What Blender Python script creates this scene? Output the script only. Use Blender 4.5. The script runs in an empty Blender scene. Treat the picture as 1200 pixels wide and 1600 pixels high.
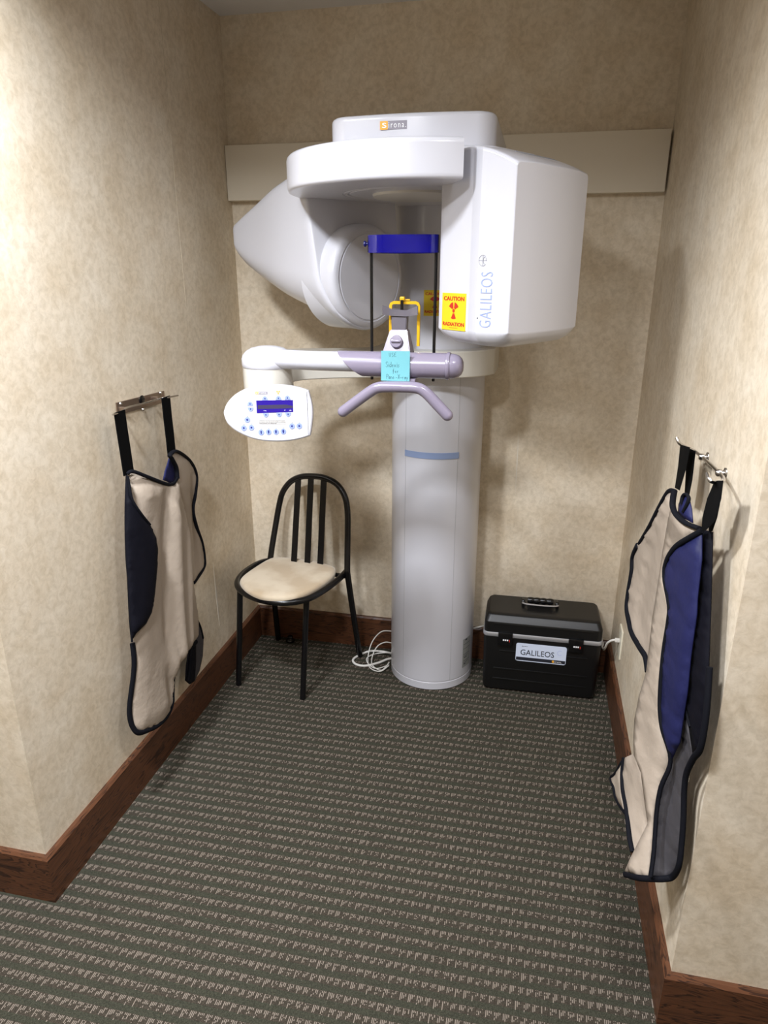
import bpy, bmesh, math, random
import numpy as np
from mathutils import Vector, Matrix
from mathutils.geometry import delaunay_2d_cdt
random.seed(4)
PI = math.pi
scene = bpy.context.scene
COL = scene.collection

# ------------------------------------------------------------------ camera
cam_data = bpy.data.cameras.new('camera')
cam = bpy.data.objects.new('camera', cam_data); COL.objects.link(cam)
cam_data.sensor_fit = 'VERTICAL'; cam_data.sensor_height = 32.0
cam_data.lens = 32.0 * 1085.15 / 1600.0
cam_data.clip_start = 0.05
yaw, pitch, roll = (0.21249, 0.3349, 0.00034)
Fv = Vector((-math.sin(yaw) * math.cos(pitch), math.cos(yaw) * math.cos(pitch), -math.sin(pitch)))
Rv = Vector((math.cos(yaw), math.sin(yaw), 0)); Uv = Rv.cross(Fv)
R2 = Rv * math.cos(roll) + Uv * math.sin(roll); U2 = -Rv * math.sin(roll) + Uv * math.cos(roll)
cam.matrix_world = Matrix(((R2.x, U2.x, -Fv.x, 1.1727), (R2.y, U2.y, -Fv.y, -2.6935),
                           (R2.z, U2.z, -Fv.z, 1.6), (0, 0, 0, 1)))
scene.camera = cam

# ------------------------------------------------------------------ world, lights, exposure
scene.view_settings.view_transform = 'Standard'; scene.view_settings.look = 'None'
scene.view_settings.exposure = 0.25; scene.view_settings.gamma = 1.0
scene.view_settings.use_curve_mapping = False
world = bpy.data.worlds.new('world'); scene.world = world; world.use_nodes = True
world.node_tree.nodes['Background'].inputs[0].default_value = (1, 0.97, 0.93, 1)
world.node_tree.nodes['Background'].inputs[1].default_value = 0.05

def area_light(name, loc, target, sx, sy, power, color, spread=180):
    l = bpy.data.lights.new(name, 'AREA'); l.shape = 'RECTANGLE'; l.size = sx; l.size_y = sy
    l.energy = power; l.color = color; l.spread = math.radians(spread)
    o = bpy.data.objects.new(name, l); COL.objects.link(o); o.location = loc
    d = Vector(target) - Vector(loc)
    o.rotation_euler = d.to_track_quat('-Z', 'Y').to_euler()
    return o
area_light('corridor_light_main', (0.58, -2.50, 2.42), (0.58, -2.50, 0), 0.24, 0.24, 38, (0.93, 0.95, 1.0), 165)
area_light('corridor_light_left', (0.18, -1.72, 2.42), (0.18, -1.72, 0), 0.18, 0.18, 34, (0.90, 0.94, 1.0), 150)
area_light('corridor_light_right', (1.42, -1.85, 2.42), (1.42, -1.85, 0), 0.18, 0.18, 11, (0.95, 0.96, 1.0), 150)

# ------------------------------------------------------------------ materials
def srgb(r, g, b):
    f = lambda c: (c / 255) / 12.92 if c / 255 <= 0.04045 else ((c / 255 + 0.055) / 1.055) ** 2.4
    return (f(r), f(g), f(b), 1)

def mat(name, color, rough=0.5, metal=0.0, bump=None, spec=0.5, coat=0.0, noise=None, trans=0.0, emit=None, sheen=0.0):
    m = bpy.data.materials.new(name); m.use_nodes = True
    nt = m.node_tree; b = nt.nodes['Principled BSDF']
    b.inputs['Base Color'].default_value = color; b.inputs['Roughness'].default_value = rough
    b.inputs['Metallic'].default_value = metal; b.inputs['Specular IOR Level'].default_value = spec
    b.inputs['Coat Weight'].default_value = coat; b.inputs['Transmission Weight'].default_value = trans
    b.inputs['Sheen Weight'].default_value = sheen
    if emit: b.inputs['Emission Color'].default_value = emit[0]; b.inputs['Emission Strength'].default_value = emit[1]
    tc = nt.nodes.new('ShaderNodeTexCoord')
    if noise:   # (scale, second colour)
        n = nt.nodes.new('ShaderNodeTexNoise'); n.inputs['Scale'].default_value = noise[0]; n.inputs['Detail'].default_value = 5
        nt.links.new(tc.outputs['Object'], n.inputs['Vector'])
        mx = nt.nodes.new('ShaderNodeMix'); mx.data_type = 'RGBA'
        mx.inputs[6].default_value = color; mx.inputs[7].default_value = noise[1]
        rp = nt.nodes.new('ShaderNodeValToRGB'); rp.color_ramp.elements[0].position = 0.38; rp.color_ramp.elements[1].position = 0.62
        nt.links.new(n.outputs['Fac'], rp.inputs[0]); nt.links.new(rp.outputs[0], mx.inputs[0])
        nt.links.new(mx.outputs[2], b.inputs['Base Color'])
    if bump:    # (scale, strength, distance)
        n = nt.nodes.new('ShaderNodeTexNoise'); n.inputs['Scale'].default_value = bump[0]; n.inputs['Detail'].default_value = 4
        nt.links.new(tc.outputs['Object'], n.inputs['Vector'])
        bp = nt.nodes.new('ShaderNodeBump'); bp.inputs['Strength'].default_value = bump[1]; bp.inputs['Distance'].default_value = bump[2]
        nt.links.new(n.outputs['Fac'], bp.inputs['Height']); nt.links.new(bp.outputs[0], b.inputs['Normal'])
    return m

def wallpaper():
    m = bpy.data.materials.new('wallpaper'); m.use_nodes = True
    nt = m.node_tree; N = nt.nodes; L = nt.links; b = N['Principled BSDF']
    b.inputs['Roughness'].default_value = 0.62; b.inputs['Specular IOR Level'].default_value = 0.25
    tc = N.new('ShaderNodeTexCoord')
    n1 = N.new('ShaderNodeTexNoise'); n1.inputs['Scale'].default_value = 7; n1.inputs['Detail'].default_value = 6; n1.inputs['Roughness'].default_value = .6; n1.inputs['Distortion'].default_value = 0.25
    n2 = N.new('ShaderNodeTexNoise'); n2.inputs['Scale'].default_value = 48; n2.inputs['Detail'].default_value = 5; n2.inputs['Roughness'].default_value = .7; n2.inputs['Distortion'].default_value = 0.45
    for n in (n1, n2): L.new(tc.outputs['Object'], n.inputs['Vector'])
    c1 = N.new('ShaderNodeValToRGB'); e = c1.color_ramp.elements
    e[0].position = 0.34; e[0].color = srgb(222, 206, 181); e[1].position = 0.66; e[1].color = srgb(235, 223, 203)
    L.new(n1.outputs['Fac'], c1.inputs[0])
    c2 = N.new('ShaderNodeValToRGB'); e = c2.color_ramp.elements
    e[0].position = 0.36; e[0].color = (0.80, 0.78, 0.74, 1); e[1].position = 0.60; e[1].color = (1, 1, 1, 1)
    L.new(n2.outputs['Fac'], c2.inputs[0])
    mx = N.new('ShaderNodeMix'); mx.data_type = 'RGBA'; mx.blend_type = 'MULTIPLY'; mx.inputs[0].default_value = 0.8
    L.new(c1.outputs[0], mx.inputs[6]); L.new(c2.outputs[0], mx.inputs[7]); L.new(mx.outputs[2], b.inputs['Base Color'])
    bp = N.new('ShaderNodeBump'); bp.inputs['Strength'].default_value = 0.22; bp.inputs['Distance'].default_value = 0.002
    L.new(n2.outputs['Fac'], bp.inputs['Height']); L.new(bp.outputs[0], b.inputs['Normal'])
    return m

def carpet():
    m = bpy.data.materials.new('carpet_weave'); m.use_nodes = True
    nt = m.node_tree; N = nt.nodes; L = nt.links; b = N['Principled BSDF']
    b.inputs['Roughness'].default_value = 0.95; b.inputs['Specular IOR Level'].default_value = 0.1
    geo = N.new('ShaderNodeNewGeometry'); sep = N.new('ShaderNodeSeparateXYZ'); L.new(geo.outputs['Position'], sep.inputs[0])
    def M(op, a, c=None, d=None):
        n = N.new('ShaderNodeMath'); n.operation = op
        for i, v in enumerate((a, c, d)):
            if v is None: continue
            if isinstance(v, (int, float)): n.inputs[i].default_value = v
            else: L.new(v, n.inputs[i])
        return n.outputs[0]
    def white(x, y):
        cb = N.new('ShaderNodeCombineXYZ'); L.new(x, cb.inputs[0]); L.new(y, cb.inputs[1])
        w = N.new('ShaderNodeTexWhiteNoise'); w.noise_dimensions = '2D'; L.new(cb.outputs[0], w.inputs['Vector']); return w.outputs['Value']
    v = M('DIVIDE', M('MULTIPLY', sep.outputs[1], -1), 0.0358)      # grows towards the room
    row = M('FLOOR', v); vf = M('FRACT', v)
    u = M('ADD', M('DIVIDE', sep.outputs[0], 0.0198), M('MULTIPLY', row, 0.31)); cell = M('FLOOR', u); uf = M('FRACT', u)
    us = M('MULTIPLY', u, 5.0); sid = M('FLOOR', us); sf = M('FRACT', us)
    k = M('FLOOR', M('MULTIPLY', uf, 5.0))
    rnd = white(sid, row)
    length = M('ADD', M('SUBTRACT', 0.60, M('MULTIPLY', k, 0.11)), M('MULTIPLY', M('SUBTRACT', rnd, 0.5), 0.22))
    start = 0.08
    inband = M('MULTIPLY', M('GREATER_THAN', vf, start), M('LESS_THAN', vf, length))
    stroke = M('LESS_THAN', M('ABSOLUTE', M('SUBTRACT', sf, 0.5)), 0.24)
    gap = M('LESS_THAN', k, 3.5)
    loops = white(sid, M('FLOOR', M('MULTIPLY', v, 9.0)))
    broken = M('GREATER_THAN', loops, 0.22)
    mask = M('MULTIPLY', M('MULTIPLY', inband, stroke), M('MULTIPLY', gap, broken))
    # base: dark green-grey band, browner behind the strokes
    band = M('MULTIPLY', M('GREATER_THAN', vf, 0.05), M('LESS_THAN', vf, 0.62))
    mb = N.new('ShaderNodeMix'); mb.data_type = 'RGBA'; mb.inputs[6].default_value = srgb(60, 60, 50); mb.inputs[7].default_value = srgb(64, 58, 50)
    L.new(band, mb.inputs[0])
    fine = white(M('FLOOR', M('MULTIPLY', u, 11.0)), M('FLOOR', M('MULTIPLY', v, 16.0)))
    sc = N.new('ShaderNodeMix'); sc.data_type = 'RGBA'; sc.blend_type = 'MULTIPLY'; sc.inputs[0].default_value = 1
    cr = M('ADD', 0.62, M('MULTIPLY', fine, 0.60)); cc = N.new('ShaderNodeCombineColor')
    for i in range(3): L.new(cr, cc.inputs[i])
    L.new(mb.outputs[2], sc.inputs[6]); L.new(cc.outputs[0], sc.inputs[7])
    mf = N.new('ShaderNodeMix'); mf.data_type = 'RGBA'; L.new(M('MULTIPLY', mask, 0.78), mf.inputs[0])
    L.new(sc.outputs[2], mf.inputs[6]); mf.inputs[7].default_value = srgb(150, 138, 126)
    L.new(mf.outputs[2], b.inputs['Base Color'])
    bp = N.new('ShaderNodeBump'); bp.inputs['Strength'].default_value = 0.5; bp.inputs['Distance'].default_value = 0.002
    L.new(M('ADD', fine, mask), bp.inputs['Height']); L.new(bp.outputs[0], b.inputs['Normal'])
    return m

def wood(name, axis):
    m = bpy.data.materials.new(name); m.use_nodes = True
    nt = m.node_tree; N = nt.nodes; L = nt.links; b = N['Principled BSDF']
    b.inputs['Roughness'].default_value = 0.42
    tc = N.new('ShaderNodeTexCoord'); mp = N.new('ShaderNodeMapping'); L.new(tc.outputs['Object'], mp.inputs[0])
    mp.inputs['Scale'].default_value = (1.6, 14, 14) if axis == 'x' else (14, 1.6, 14)
    n = N.new('ShaderNodeTexNoise'); n.inputs['Scale'].default_value = 2.2; n.inputs['Detail'].default_value = 3; n.inputs['Distortion'].default_value = 1.2
    L.new(mp.outputs[0], n.inputs['Vector'])
    n3 = N.new('ShaderNodeMath'); n3.operation = 'MULTIPLY'; n3.inputs[1].default_value = 9; L.new(n.outputs['Fac'], n3.inputs[0])
    n4 = N.new('ShaderNodeMath'); n4.operation = 'FRACT'; L.new(n3.outputs[0], n4.inputs[0])
    c = N.new('ShaderNodeValToRGB'); e = c.color_ramp.elements
    e[0].position = 0; e[0].color = srgb(64, 38, 24); e[1].position = 1; e[1].color = srgb(98, 61, 39)
    x = c.color_ramp.elements.new(0.12); x.color = srgb(46, 27, 18)
    x = c.color_ramp.elements.new(0.3); x.color = srgb(86, 53, 33)
    L.new(n4.outputs[0], c.inputs[0]); L.new(c.outputs[0], b.inputs['Base Color'])
    return m

M_WALL = wallpaper(); M_CARPET = carpet(); M_WOODX = wood('oak_along_x', 'x'); M_WOODY = wood('oak_along_y', 'y')
M_CEIL = mat('ceiling_paint', srgb(226, 224, 222), 0.9, bump=(120, .3, .002))
M_BEAM = mat('beam_paint', srgb(226, 216, 197), 0.55)
M_WHITE = mat('white_enamel', srgb(203, 203, 210), 0.28, coat=0.3)
M_CREAM = mat('cream_enamel', srgb(210, 206, 196), 0.32, coat=0.2)
M_SEAM = mat('seam_grey', srgb(176, 176, 180), 0.6)
M_LAV = mat('violet_grey_plastic', srgb(138, 130, 148), 0.24, coat=0.3)
M_DKGREY = mat('smoky_plastic', srgb(104, 100, 108), 0.2, coat=0.3)
M_BLUESTRIPE = mat('blue_grey_stripe', srgb(140, 158, 196), 0.4)
M_BLUEBAND = mat('translucent_blue', srgb(18, 20, 165), 0.06, trans=0.6, coat=0.6)
M_YEL = mat('yellow_plastic', srgb(218, 170, 22), 0.35)
M_STICK = mat('sticker_yellow', srgb(226, 196, 30), 0.45)
M_RED = mat('sticker_red', srgb(190, 40, 24), 0.5)
M_BLACK = mat('black_gloss', srgb(12, 12, 14), 0.25)
M_BLACKM = mat('black_matte_plastic', srgb(13, 13, 14), 0.4, bump=(400, .25, .0006))
M_STRAP = mat('black_webbing', srgb(7, 7, 8), 0.9, spec=.1)
M_BIND = mat('navy_black_binding', srgb(12, 13, 20), 0.8, spec=.15)
M_BEIGE = mat('taupe_nylon', srgb(172, 158, 143), 0.55, bump=(30, .25, .01), spec=.3)
M_NAVY = mat('navy_nylon', srgb(31, 34, 76), 0.55, bump=(30, .2, .01), spec=.25)
M_NAVYD = mat('dark_navy_nylon', srgb(9, 9, 19), 0.7, bump=(30, .2, .01), spec=.15)
M_GREY = mat('grey_nylon', srgb(66, 64, 68), 0.6, bump=(30, .2, .01))
M_SUEDE = mat('beige_suede', srgb(205, 190, 166), 0.95, noise=(9, srgb(184, 164, 136)), sheen=0.4)
M_STEEL = mat('steel', srgb(200, 196, 192), 0.25, metal=1.0)
M_PLATE = mat('bronze_steel_plate', srgb(150, 132, 118), 0.35, metal=0.9)
M_SILVER = mat('aluminium_trim', srgb(205, 206, 212), 0.38, metal=0.7)
M_CYAN = mat('cyan_paper', srgb(112, 180, 190), 0.8)
M_INK = mat('pencil_ink', srgb(40, 60, 74), 0.8)
M_DISP = mat('display_blue', srgb(34, 16, 120), 0.15, emit=(srgb(40, 20, 150), 0.35))
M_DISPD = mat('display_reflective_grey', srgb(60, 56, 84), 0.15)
M_BTN = mat('button_blue', srgb(140, 156, 214), 0.5)
M_BTND = mat('button_mark', srgb(30, 40, 110), 0.5)
M_LABELW = mat('label_white', srgb(214, 224, 244), 0.3)
M_ORANGE = mat('logo_orange', srgb(238, 170, 50), 0.5)
M_LOGOG = mat('logo_grey', srgb(140, 136, 146), 0.5)
M_PWHITE = mat('print_white', srgb(244, 244, 246), 0.5)
M_PBLUE = mat('print_blue', srgb(150, 166, 226), 0.5)
M_PDARK = mat('print_dark', srgb(34, 36, 46), 0.6)
M_TAG = mat('rating_label_foil', srgb(150, 152, 150), 0.5)
M_CABLE = mat('cable_white', srgb(222, 220, 214), 0.5)
M_OUTLET = mat('outlet_ivory', srgb(232, 226, 206), 0.4)
M_PALE = mat('pale_scratch', srgb(228, 220, 206), 0.6)
M_VENT = mat('vent_shadow_grey', srgb(150, 152, 160), 0.6)

# ------------------------------------------------------------------ helpers
def tag(o, label=None, cat=None, group=None, kind=None):
    if label: o['label'] = label
    if cat: o['category'] = cat
    if group: o['group'] = group
    if kind: o['kind'] = kind
    return o

def thing(name, loc, label, cat, rz=0, group=None):
    o = bpy.data.objects.new(name, None); COL.objects.link(o); o.location = loc; o.rotation_euler = (0, 0, rz)
    o.empty_display_size = .1
    return tag(o, label, cat, group)

def link_mesh(name, me, m, parent=None, smooth=35, world_coords=True):
    o = bpy.data.objects.new(name, me); COL.objects.link(o)
    if m is not None and not me.materials: me.materials.append(m)
    if smooth:
        for p in me.polygons: p.use_smooth = True
        me.set_sharp_from_angle(angle=math.radians(smooth))
    if parent is not None:
        o.parent = parent
        if world_coords:
            pm = parent.matrix_world.copy() if parent.parent is None and parent.type != 'EMPTY' else WM(parent)
            o.matrix_parent_inverse = pm.inverted()
    return o

def WM(o):
    m = Matrix.LocRotScale(o.location, o.rotation_euler, o.scale)
    if o.parent: return WM(o.parent) @ o.matrix_parent_inverse @ m
    return m

def obj(name, bm, m, parent=None, smooth=35, world_coords=True, recalc=True, weighted=False):
    me = bpy.data.meshes.new(name)
    if recalc: bmesh.ops.recalc_face_normals(bm, faces=bm.faces)
    bm.to_mesh(me); bm.free()
    o = link_mesh(name, me, m, parent, smooth, world_coords)
    if smooth and weighted: w = o.modifiers.new('weighted', 'WEIGHTED_NORMAL'); w.keep_sharp = True; w.weight = 60
    return o

def add_box(bm, c, s, rz=0, bev=0, seg=2, mtx=None):
    r = bmesh.ops.create_cube(bm, size=1)
    M = Matrix.Translation(c) @ Matrix.Rotation(rz, 4, 'Z') @ Matrix.Diagonal((s[0], s[1], s[2], 1))
    if mtx: M = mtx @ M
    bmesh.ops.transform(bm, matrix=M, verts=r['verts'])
    if bev:
        es = list({e for v in r['verts'] for e in v.link_edges})
        bmesh.ops.bevel(bm, geom=es, offset=bev, segments=seg, affect='EDGES', profile=.6)

def box(name, lo, hi, m, parent=None, bev=0, rz=0, kind=None):
    bm = bmesh.new(); c = [(a + b) / 2 for a, b in zip(lo, hi)]; s = [b - a for a, b in zip(lo, hi)]
    add_box(bm, c, s, rz, bev); o = obj(name, bm, m, parent, 35 if bev else 0)
    if kind: o['kind'] = kind
    return o

def catmull(pts, n=8, closed=False):
    P = [Vector(p) for p in pts]; out = []; N = len(P)
    rng = range(N if closed else N - 1)
    for i in rng:
        if closed: a, b, c, d = P[(i - 1) % N], P[i], P[(i + 1) % N], P[(i + 2) % N]
        else: a, b, c, d = P[max(i - 1, 0)], P[i], P[i + 1], P[min(i + 2, N - 1)]
        for k in range(n):
            t = k / n
            out.append(0.5 * ((2 * b) + (c - a) * t + (2 * a - 5 * b + 4 * c - d) * t * t + (3 * b - a - 3 * c + d) * t ** 3))
    if not closed: out.append(P[-1])
    return out

def add_tube(bm, pts, r, seg=12, closed=False, caps=True, flat=None):
    """sweep a round (or flattened) section along points; r may be a list"""
    P = [Vector(p) for p in pts]; n = len(P); rings = []
    up = None
    for i in range(n):
        if closed: t = (P[(i + 1) % n] - P[(i - 1) % n])
        else: t = P[min(i + 1, n - 1)] - P[max(i - 1, 0)]
        if t.length < 1e-9: t = Vector((0, 0, 1))
        t.normalize()
        if up is None: up = Vector((0, 0, 1)) if abs(t.z) < .9 else Vector((1, 0, 0))
        a = (up - t * up.dot(t))
        if a.length < 1e-6: a = t.orthogonal()
        a.normalize(); b = t.cross(a); up = a
        rr = r[i] if isinstance(r, (list, tuple)) else r
        ra, rb = (rr, rr) if flat is None else (rr * flat[0], rr * flat[1])
        rings.append([bm.verts.new(P[i] + a * ra * math.cos(2 * PI * k / seg) + b * rb * math.sin(2 * PI * k / seg)) for k in range(seg)])
    for i in range(n if closed else n - 1):
        A, B = rings[i], rings[(i + 1) % n]
        for k in range(seg): bm.faces.new((A[k], A[(k + 1) % seg], B[(k + 1) % seg], B[k]))
    if caps and not closed:
        bm.faces.new(rings[0][::-1]); bm.faces.new(rings[-1])

def tube(name, pts, r, m, parent=None, seg=12, closed=False, flat=None, smooth=50):
    bm = bmesh.new(); add_tube(bm, pts, r, seg, closed, flat=flat); return obj(name, bm, m, parent, smooth)

def round_end_tube(bm, pts, r, seg=16, steps=5):
    P = [Vector(p) for p in pts]; d0 = (P[0] - P[1]).normalized(); d1 = (P[-1] - P[-2]).normalized()
    a = [(P[0] + d0 * r * math.sin(PI / 2 * k / steps), r * math.cos(PI / 2 * k / steps)) for k in range(steps, 0, -1)]
    b = [(P[-1] + d1 * r * math.sin(PI / 2 * k / steps), r * math.cos(PI / 2 * k / steps)) for k in range(1, steps + 1)]
    Q = [x[0] for x in a] + P + [x[0] for x in b]
    R = [max(x[1], 2e-4) for x in a] + [r] * len(P) + [max(x[1], 2e-4) for x in b]
    add_tube(bm, Q, R, seg)

def add_lathe(bm, prof, mtx=None, seg=48):
    """prof: (radius, height) pairs about local z"""
    rings = []
    for r, z in prof:
        if r < 1e-6: rings.append([bm.verts.new((0, 0, z))])
        else: rings.append([bm.verts.new((r * math.cos(2 * PI * k / seg), r * math.sin(2 * PI * k / seg), z)) for k in range(seg)])
    for A, B in zip(rings, rings[1:]):
        if len(A) == 1 and len(B) == 1: continue
        for k in range(seg):
            k2 = (k + 1) % seg
            if len(A) == 1: bm.faces.new((A[0], B[k2], B[k]))
            elif len(B) == 1: bm.faces.new((A[k], A[k2], B[0]))
            else: bm.faces.new((A[k], A[k2], B[k2], B[k]))
    vs = [v for R_ in rings for v in R_]
    if mtx: bmesh.ops.transform(bm, matrix=mtx, verts=vs)

def lathe(name, prof, mtx, m, parent=None, seg=48, smooth=35):
    bm = bmesh.new(); add_lathe(bm, prof, mtx, seg); return obj(name, bm, m, parent, smooth)

def add_loft(bm, rings, cap=True):
    V = [[bm.verts.new(p) for p in r] for r in rings]; n = len(V[0])
    for A, B in zip(V, V[1:]):
        for k in range(n): bm.faces.new((A[k], A[(k + 1) % n], B[(k + 1) % n], B[k]))
    if cap: bm.faces.new(V[0][::-1]); bm.faces.new(V[-1])

def prism(name, outline, z0, z1, m, parent=None, bev=0.006, steps=3, smooth=35):
    """outline: list of (x,y); rounded rims by inset rings"""
    P = [Vector((x, y)) for x, y in outline]; n = len(P)
    area = sum(P[i].x * P[(i + 1) % n].y - P[(i + 1) % n].x * P[i].y for i in range(n))
    if area < 0: P.reverse()
    nor = []
    for i in range(n):
        t = (P[(i + 1) % n] - P[i - 1]); t.normalize(); nor.append(Vector((t.y, -t.x)))
    rings = []
    for k in range(steps + 1):
        a = PI / 2 * k / steps; ins = bev * (1 - math.sin(a)); z = z0 + bev * (1 - math.cos(a))
        rings.append([(q.x - w.x * ins, q.y - w.y * ins, z) for q, w in zip(P, nor)])
    for k in range(steps, -1, -1):
        a = PI / 2 * k / steps; ins = bev * (1 - math.sin(a)); z = z1 - bev * (1 - math.cos(a))
        rings.append([(q.x - w.x * ins, q.y - w.y * ins, z) for q, w in zip(P, nor)])
    bm = bmesh.new(); add_loft(bm, rings); return obj(name, bm, m, parent, smooth, weighted=True)

def text_mesh(body, size, extrude=0.0003, shear=0, offset=0, spacing=1.0, align='CENTER'):
    cu = bpy.data.curves.new('t', 'FONT'); cu.body = body; cu.size = size; cu.extrude = extrude; cu.shear = shear
    cu.offset = offset; cu.space_character = spacing; cu.align_x = align; cu.align_y = 'CENTER'; cu.resolution_u = 3
    o = bpy.data.objects.new('t', cu); COL.objects.link(o)
    dg = bpy.context.evaluated_depsgraph_get(); dg.update()
    me = bpy.data.meshes.new_from_object(o.evaluated_get(dg))
    bpy.data.objects.remove(o); bpy.data.curves.remove(cu)
    return me

def fit_text(me, w, h):
    xs = [v.co.x for v in me.vertices]; ys = [v.co.y for v in me.vertices]
    cx, cy = (max(xs) + min(xs)) / 2, (max(ys) + min(ys)) / 2; sx = w / (max(xs) - min(xs)); sy = h / (max(ys) - min(ys))
    for v in me.vertices: v.co.x = (v.co.x - cx) * sx; v.co.y = (v.co.y - cy) * sy
    return me

def place_text(bm, body, w, h, mtx, **kw):
    me = fit_text(text_mesh(body, 0.05, **kw), w, h); me.transform(mtx)
    bm.from_mesh(me); bpy.data.meshes.remove(me)

def frame_mtx(origin, h, v):
    """matrix taking local x,y,z to h, v, normal at origin"""
    h = Vector(h).normalized(); v = Vector(v).normalized(); n = h.cross(v).normalized(); o = Vector(origin)
    return Matrix(((h.x, v.x, n.x, o.x), (h.y, v.y, n.y, o.y), (h.z, v.z, n.z, o.z), (0, 0, 0, 1)))

def poly_plate(name, pts2, thick, mtx, m, parent=None, z0=0.0):
    """flat outline in local xy, extruded a little along local z"""
    bm = bmesh.new()
    A = [bm.verts.new((x, y, z0)) for x, y in pts2]; B = [bm.verts.new((x, y, z0 + thick)) for x, y in pts2]
    n = len(A); bm.faces.new(A[::-1]); bm.faces.new(B)
    for k in range(n): bm.faces.new((A[k], A[(k + 1) % n], B[(k + 1) % n], B[k]))
    bmesh.ops.transform(bm, matrix=mtx, verts=bm.verts[:])
    return obj(name, bm, m, parent, 0)

def rounded_rect(w, h, r, n=5):
    o = []
    for cx, cy, a0 in ((w / 2 - r, h / 2 - r, 0), (-w / 2 + r, h / 2 - r, 90), (-w / 2 + r, -h / 2 + r, 180), (w / 2 - r, -h / 2 + r, 270)):
        for k in range(n + 1):
            a = math.radians(a0 + 90 * k / n); o.append((cx + r * math.cos(a), cy + r * math.sin(a)))
    return o

# ================================================================== THE ROOM
XR = 1.5559; YL = -1.4825; YR = -1.4764; HC = 2.4442
BH = 0.1469; BT = 0.0159
X0, X1, Y0 = -1.6, 3.2, -4.4
def wall(name, lo, hi, m=M_WALL): return box(name, lo, hi, m, kind='structure')
wall('floor', (X0 - .1, Y0 - .1, -.06), (X1 + .1, .12, 0), M_CARPET)
wall('ceiling', (X0 - .1, Y0 - .1, HC), (X1 + .1, .12, HC + .06), M_CEIL)
wall('wall_back', (-.12, 0, 0), (XR + .12, .12, HC))
wall('wall_left', (-.12, YL, 0), (0, 0, HC))
wall('wall_right', (XR, YR, 0), (XR + .12, 0, HC))
wall('wall_front_left', (X0, YL, 0), (-.12, YL + .12, HC))
wall('wall_front_right', (XR + .12, YR, 0), (X1, YR + .12, HC))
wall('wall_corridor_left', (X0 - .1, Y0, 0), (X0, YL + .12, HC))
wall('wall_corridor_right', (X1, Y0, 0), (X1 + .1, YR + .12, HC))
wall('wall_corridor_rear', (X0 - .1, Y0 - .1, 0), (X1 + .1, Y0, HC))

def baseboard(name, pts, m):
    """profile swept along a straight run: pts = outer start/end on the wall line, n = direction into the room, mitres"""
    (ax, ay), (bx, by), (nx, ny), ma, mb = pts
    d = Vector((bx - ax, by - ay)).normalized()
    prof = [(0, 0), (BT, 0), (BT, BH - .007), (BT - .006, BH), (0, BH)]
    rings = []
    for (px, py), mi, s in (((ax, ay), ma, -1), ((bx, by), mb, 1)):
        rings.append([(px + nx * o + s * d.x * mi * o, py + ny * o + s * d.y * mi * o, z) for o, z in prof])
    bm = bmesh.new(); add_loft(bm, rings); o = obj(name, bm, m, None, 0); o['kind'] = 'structure'; return o
baseboard('baseboard_back', ((0, 0), (XR, 0), (0, -1), -1, -1), M_WOODX)
baseboard('baseboard_left', ((0, YL), (0, 0), (1, 0), 1, -1), M_WOODY)
baseboard('baseboard_right', ((XR, YR), (XR, 0), (-1, 0), 1, -1), M_WOODY)
baseboard('baseboard_front_left', ((X0, YL), (0, YL), (0, -1), 0, 1), M_WOODX)
baseboard('baseboard_front_right', ((XR, YR), (X1, YR), (0, -1), 1, 0), M_WOODX)

# painted beam board across the back wall, a hair short of the right wall
ZT, ZB, TB = 2.0315, 1.8457, 0.0394
o = box('trim_1', (0.002, -TB, ZB), (XR - .008, -.0005, ZT), M_BEAM, bev=.002, kind='structure')

# pale scratches in the wallpaper
def scratch(name, a, b, w, n):
    a, b = Vector(a), Vector(b); n = Vector(n); s = (b - a).cross(n).normalized() * w
    bm = bmesh.new(); mid = (a + b) / 2
    for off in (0, .0006):
        pass
    V = [a, mid + s, b, mid - s]
    lo = [bm.verts.new(q - n * .0005) for q in V]; hi = [bm.verts.new(q + n * .0008) for q in V]
    bm.faces.new(lo); bm.faces.new(hi[::-1])
    for k in range(4): bm.faces.new((lo[k], lo[(k + 1) % 4], hi[(k + 1) % 4], hi[k]))
    o = obj(name, bm, M_PALE, None, 0); o['kind'] = 'structure'
scratch('trim_2', (0.0, -0.406, 0.5249), (0.0, -0.3982, 0.2471), .0055, (1, 0, 0))
scratch('trim_3', (1.1251, 0.0, 1.0337), (1.128, 0.0, 0.7483), .0022, (0, -1, 0))

M_SEAMW = mat('wallpaper_seam', srgb(196, 182, 158), 0.7)
def seam(name, a, b):
    a, b = Vector(a), Vector(b); bm = bmesh.new(); add_tube(bm, [a, b], .0009, 6); o = obj(name, bm, M_SEAMW, None, 0); o['kind'] = 'structure'
seam('trim_4', (0.0, -0.4381, 1.4817), (0.0, -0.4381, 2.4))

# ================================================================== THE SCANNER
CX, CY, CR = .825, -.13, .17
scan = thing('dental_scanner', (CX, CY, 0), 'tall white cone beam dental scanner on a round column against the back wall', 'x-ray machine')

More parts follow.
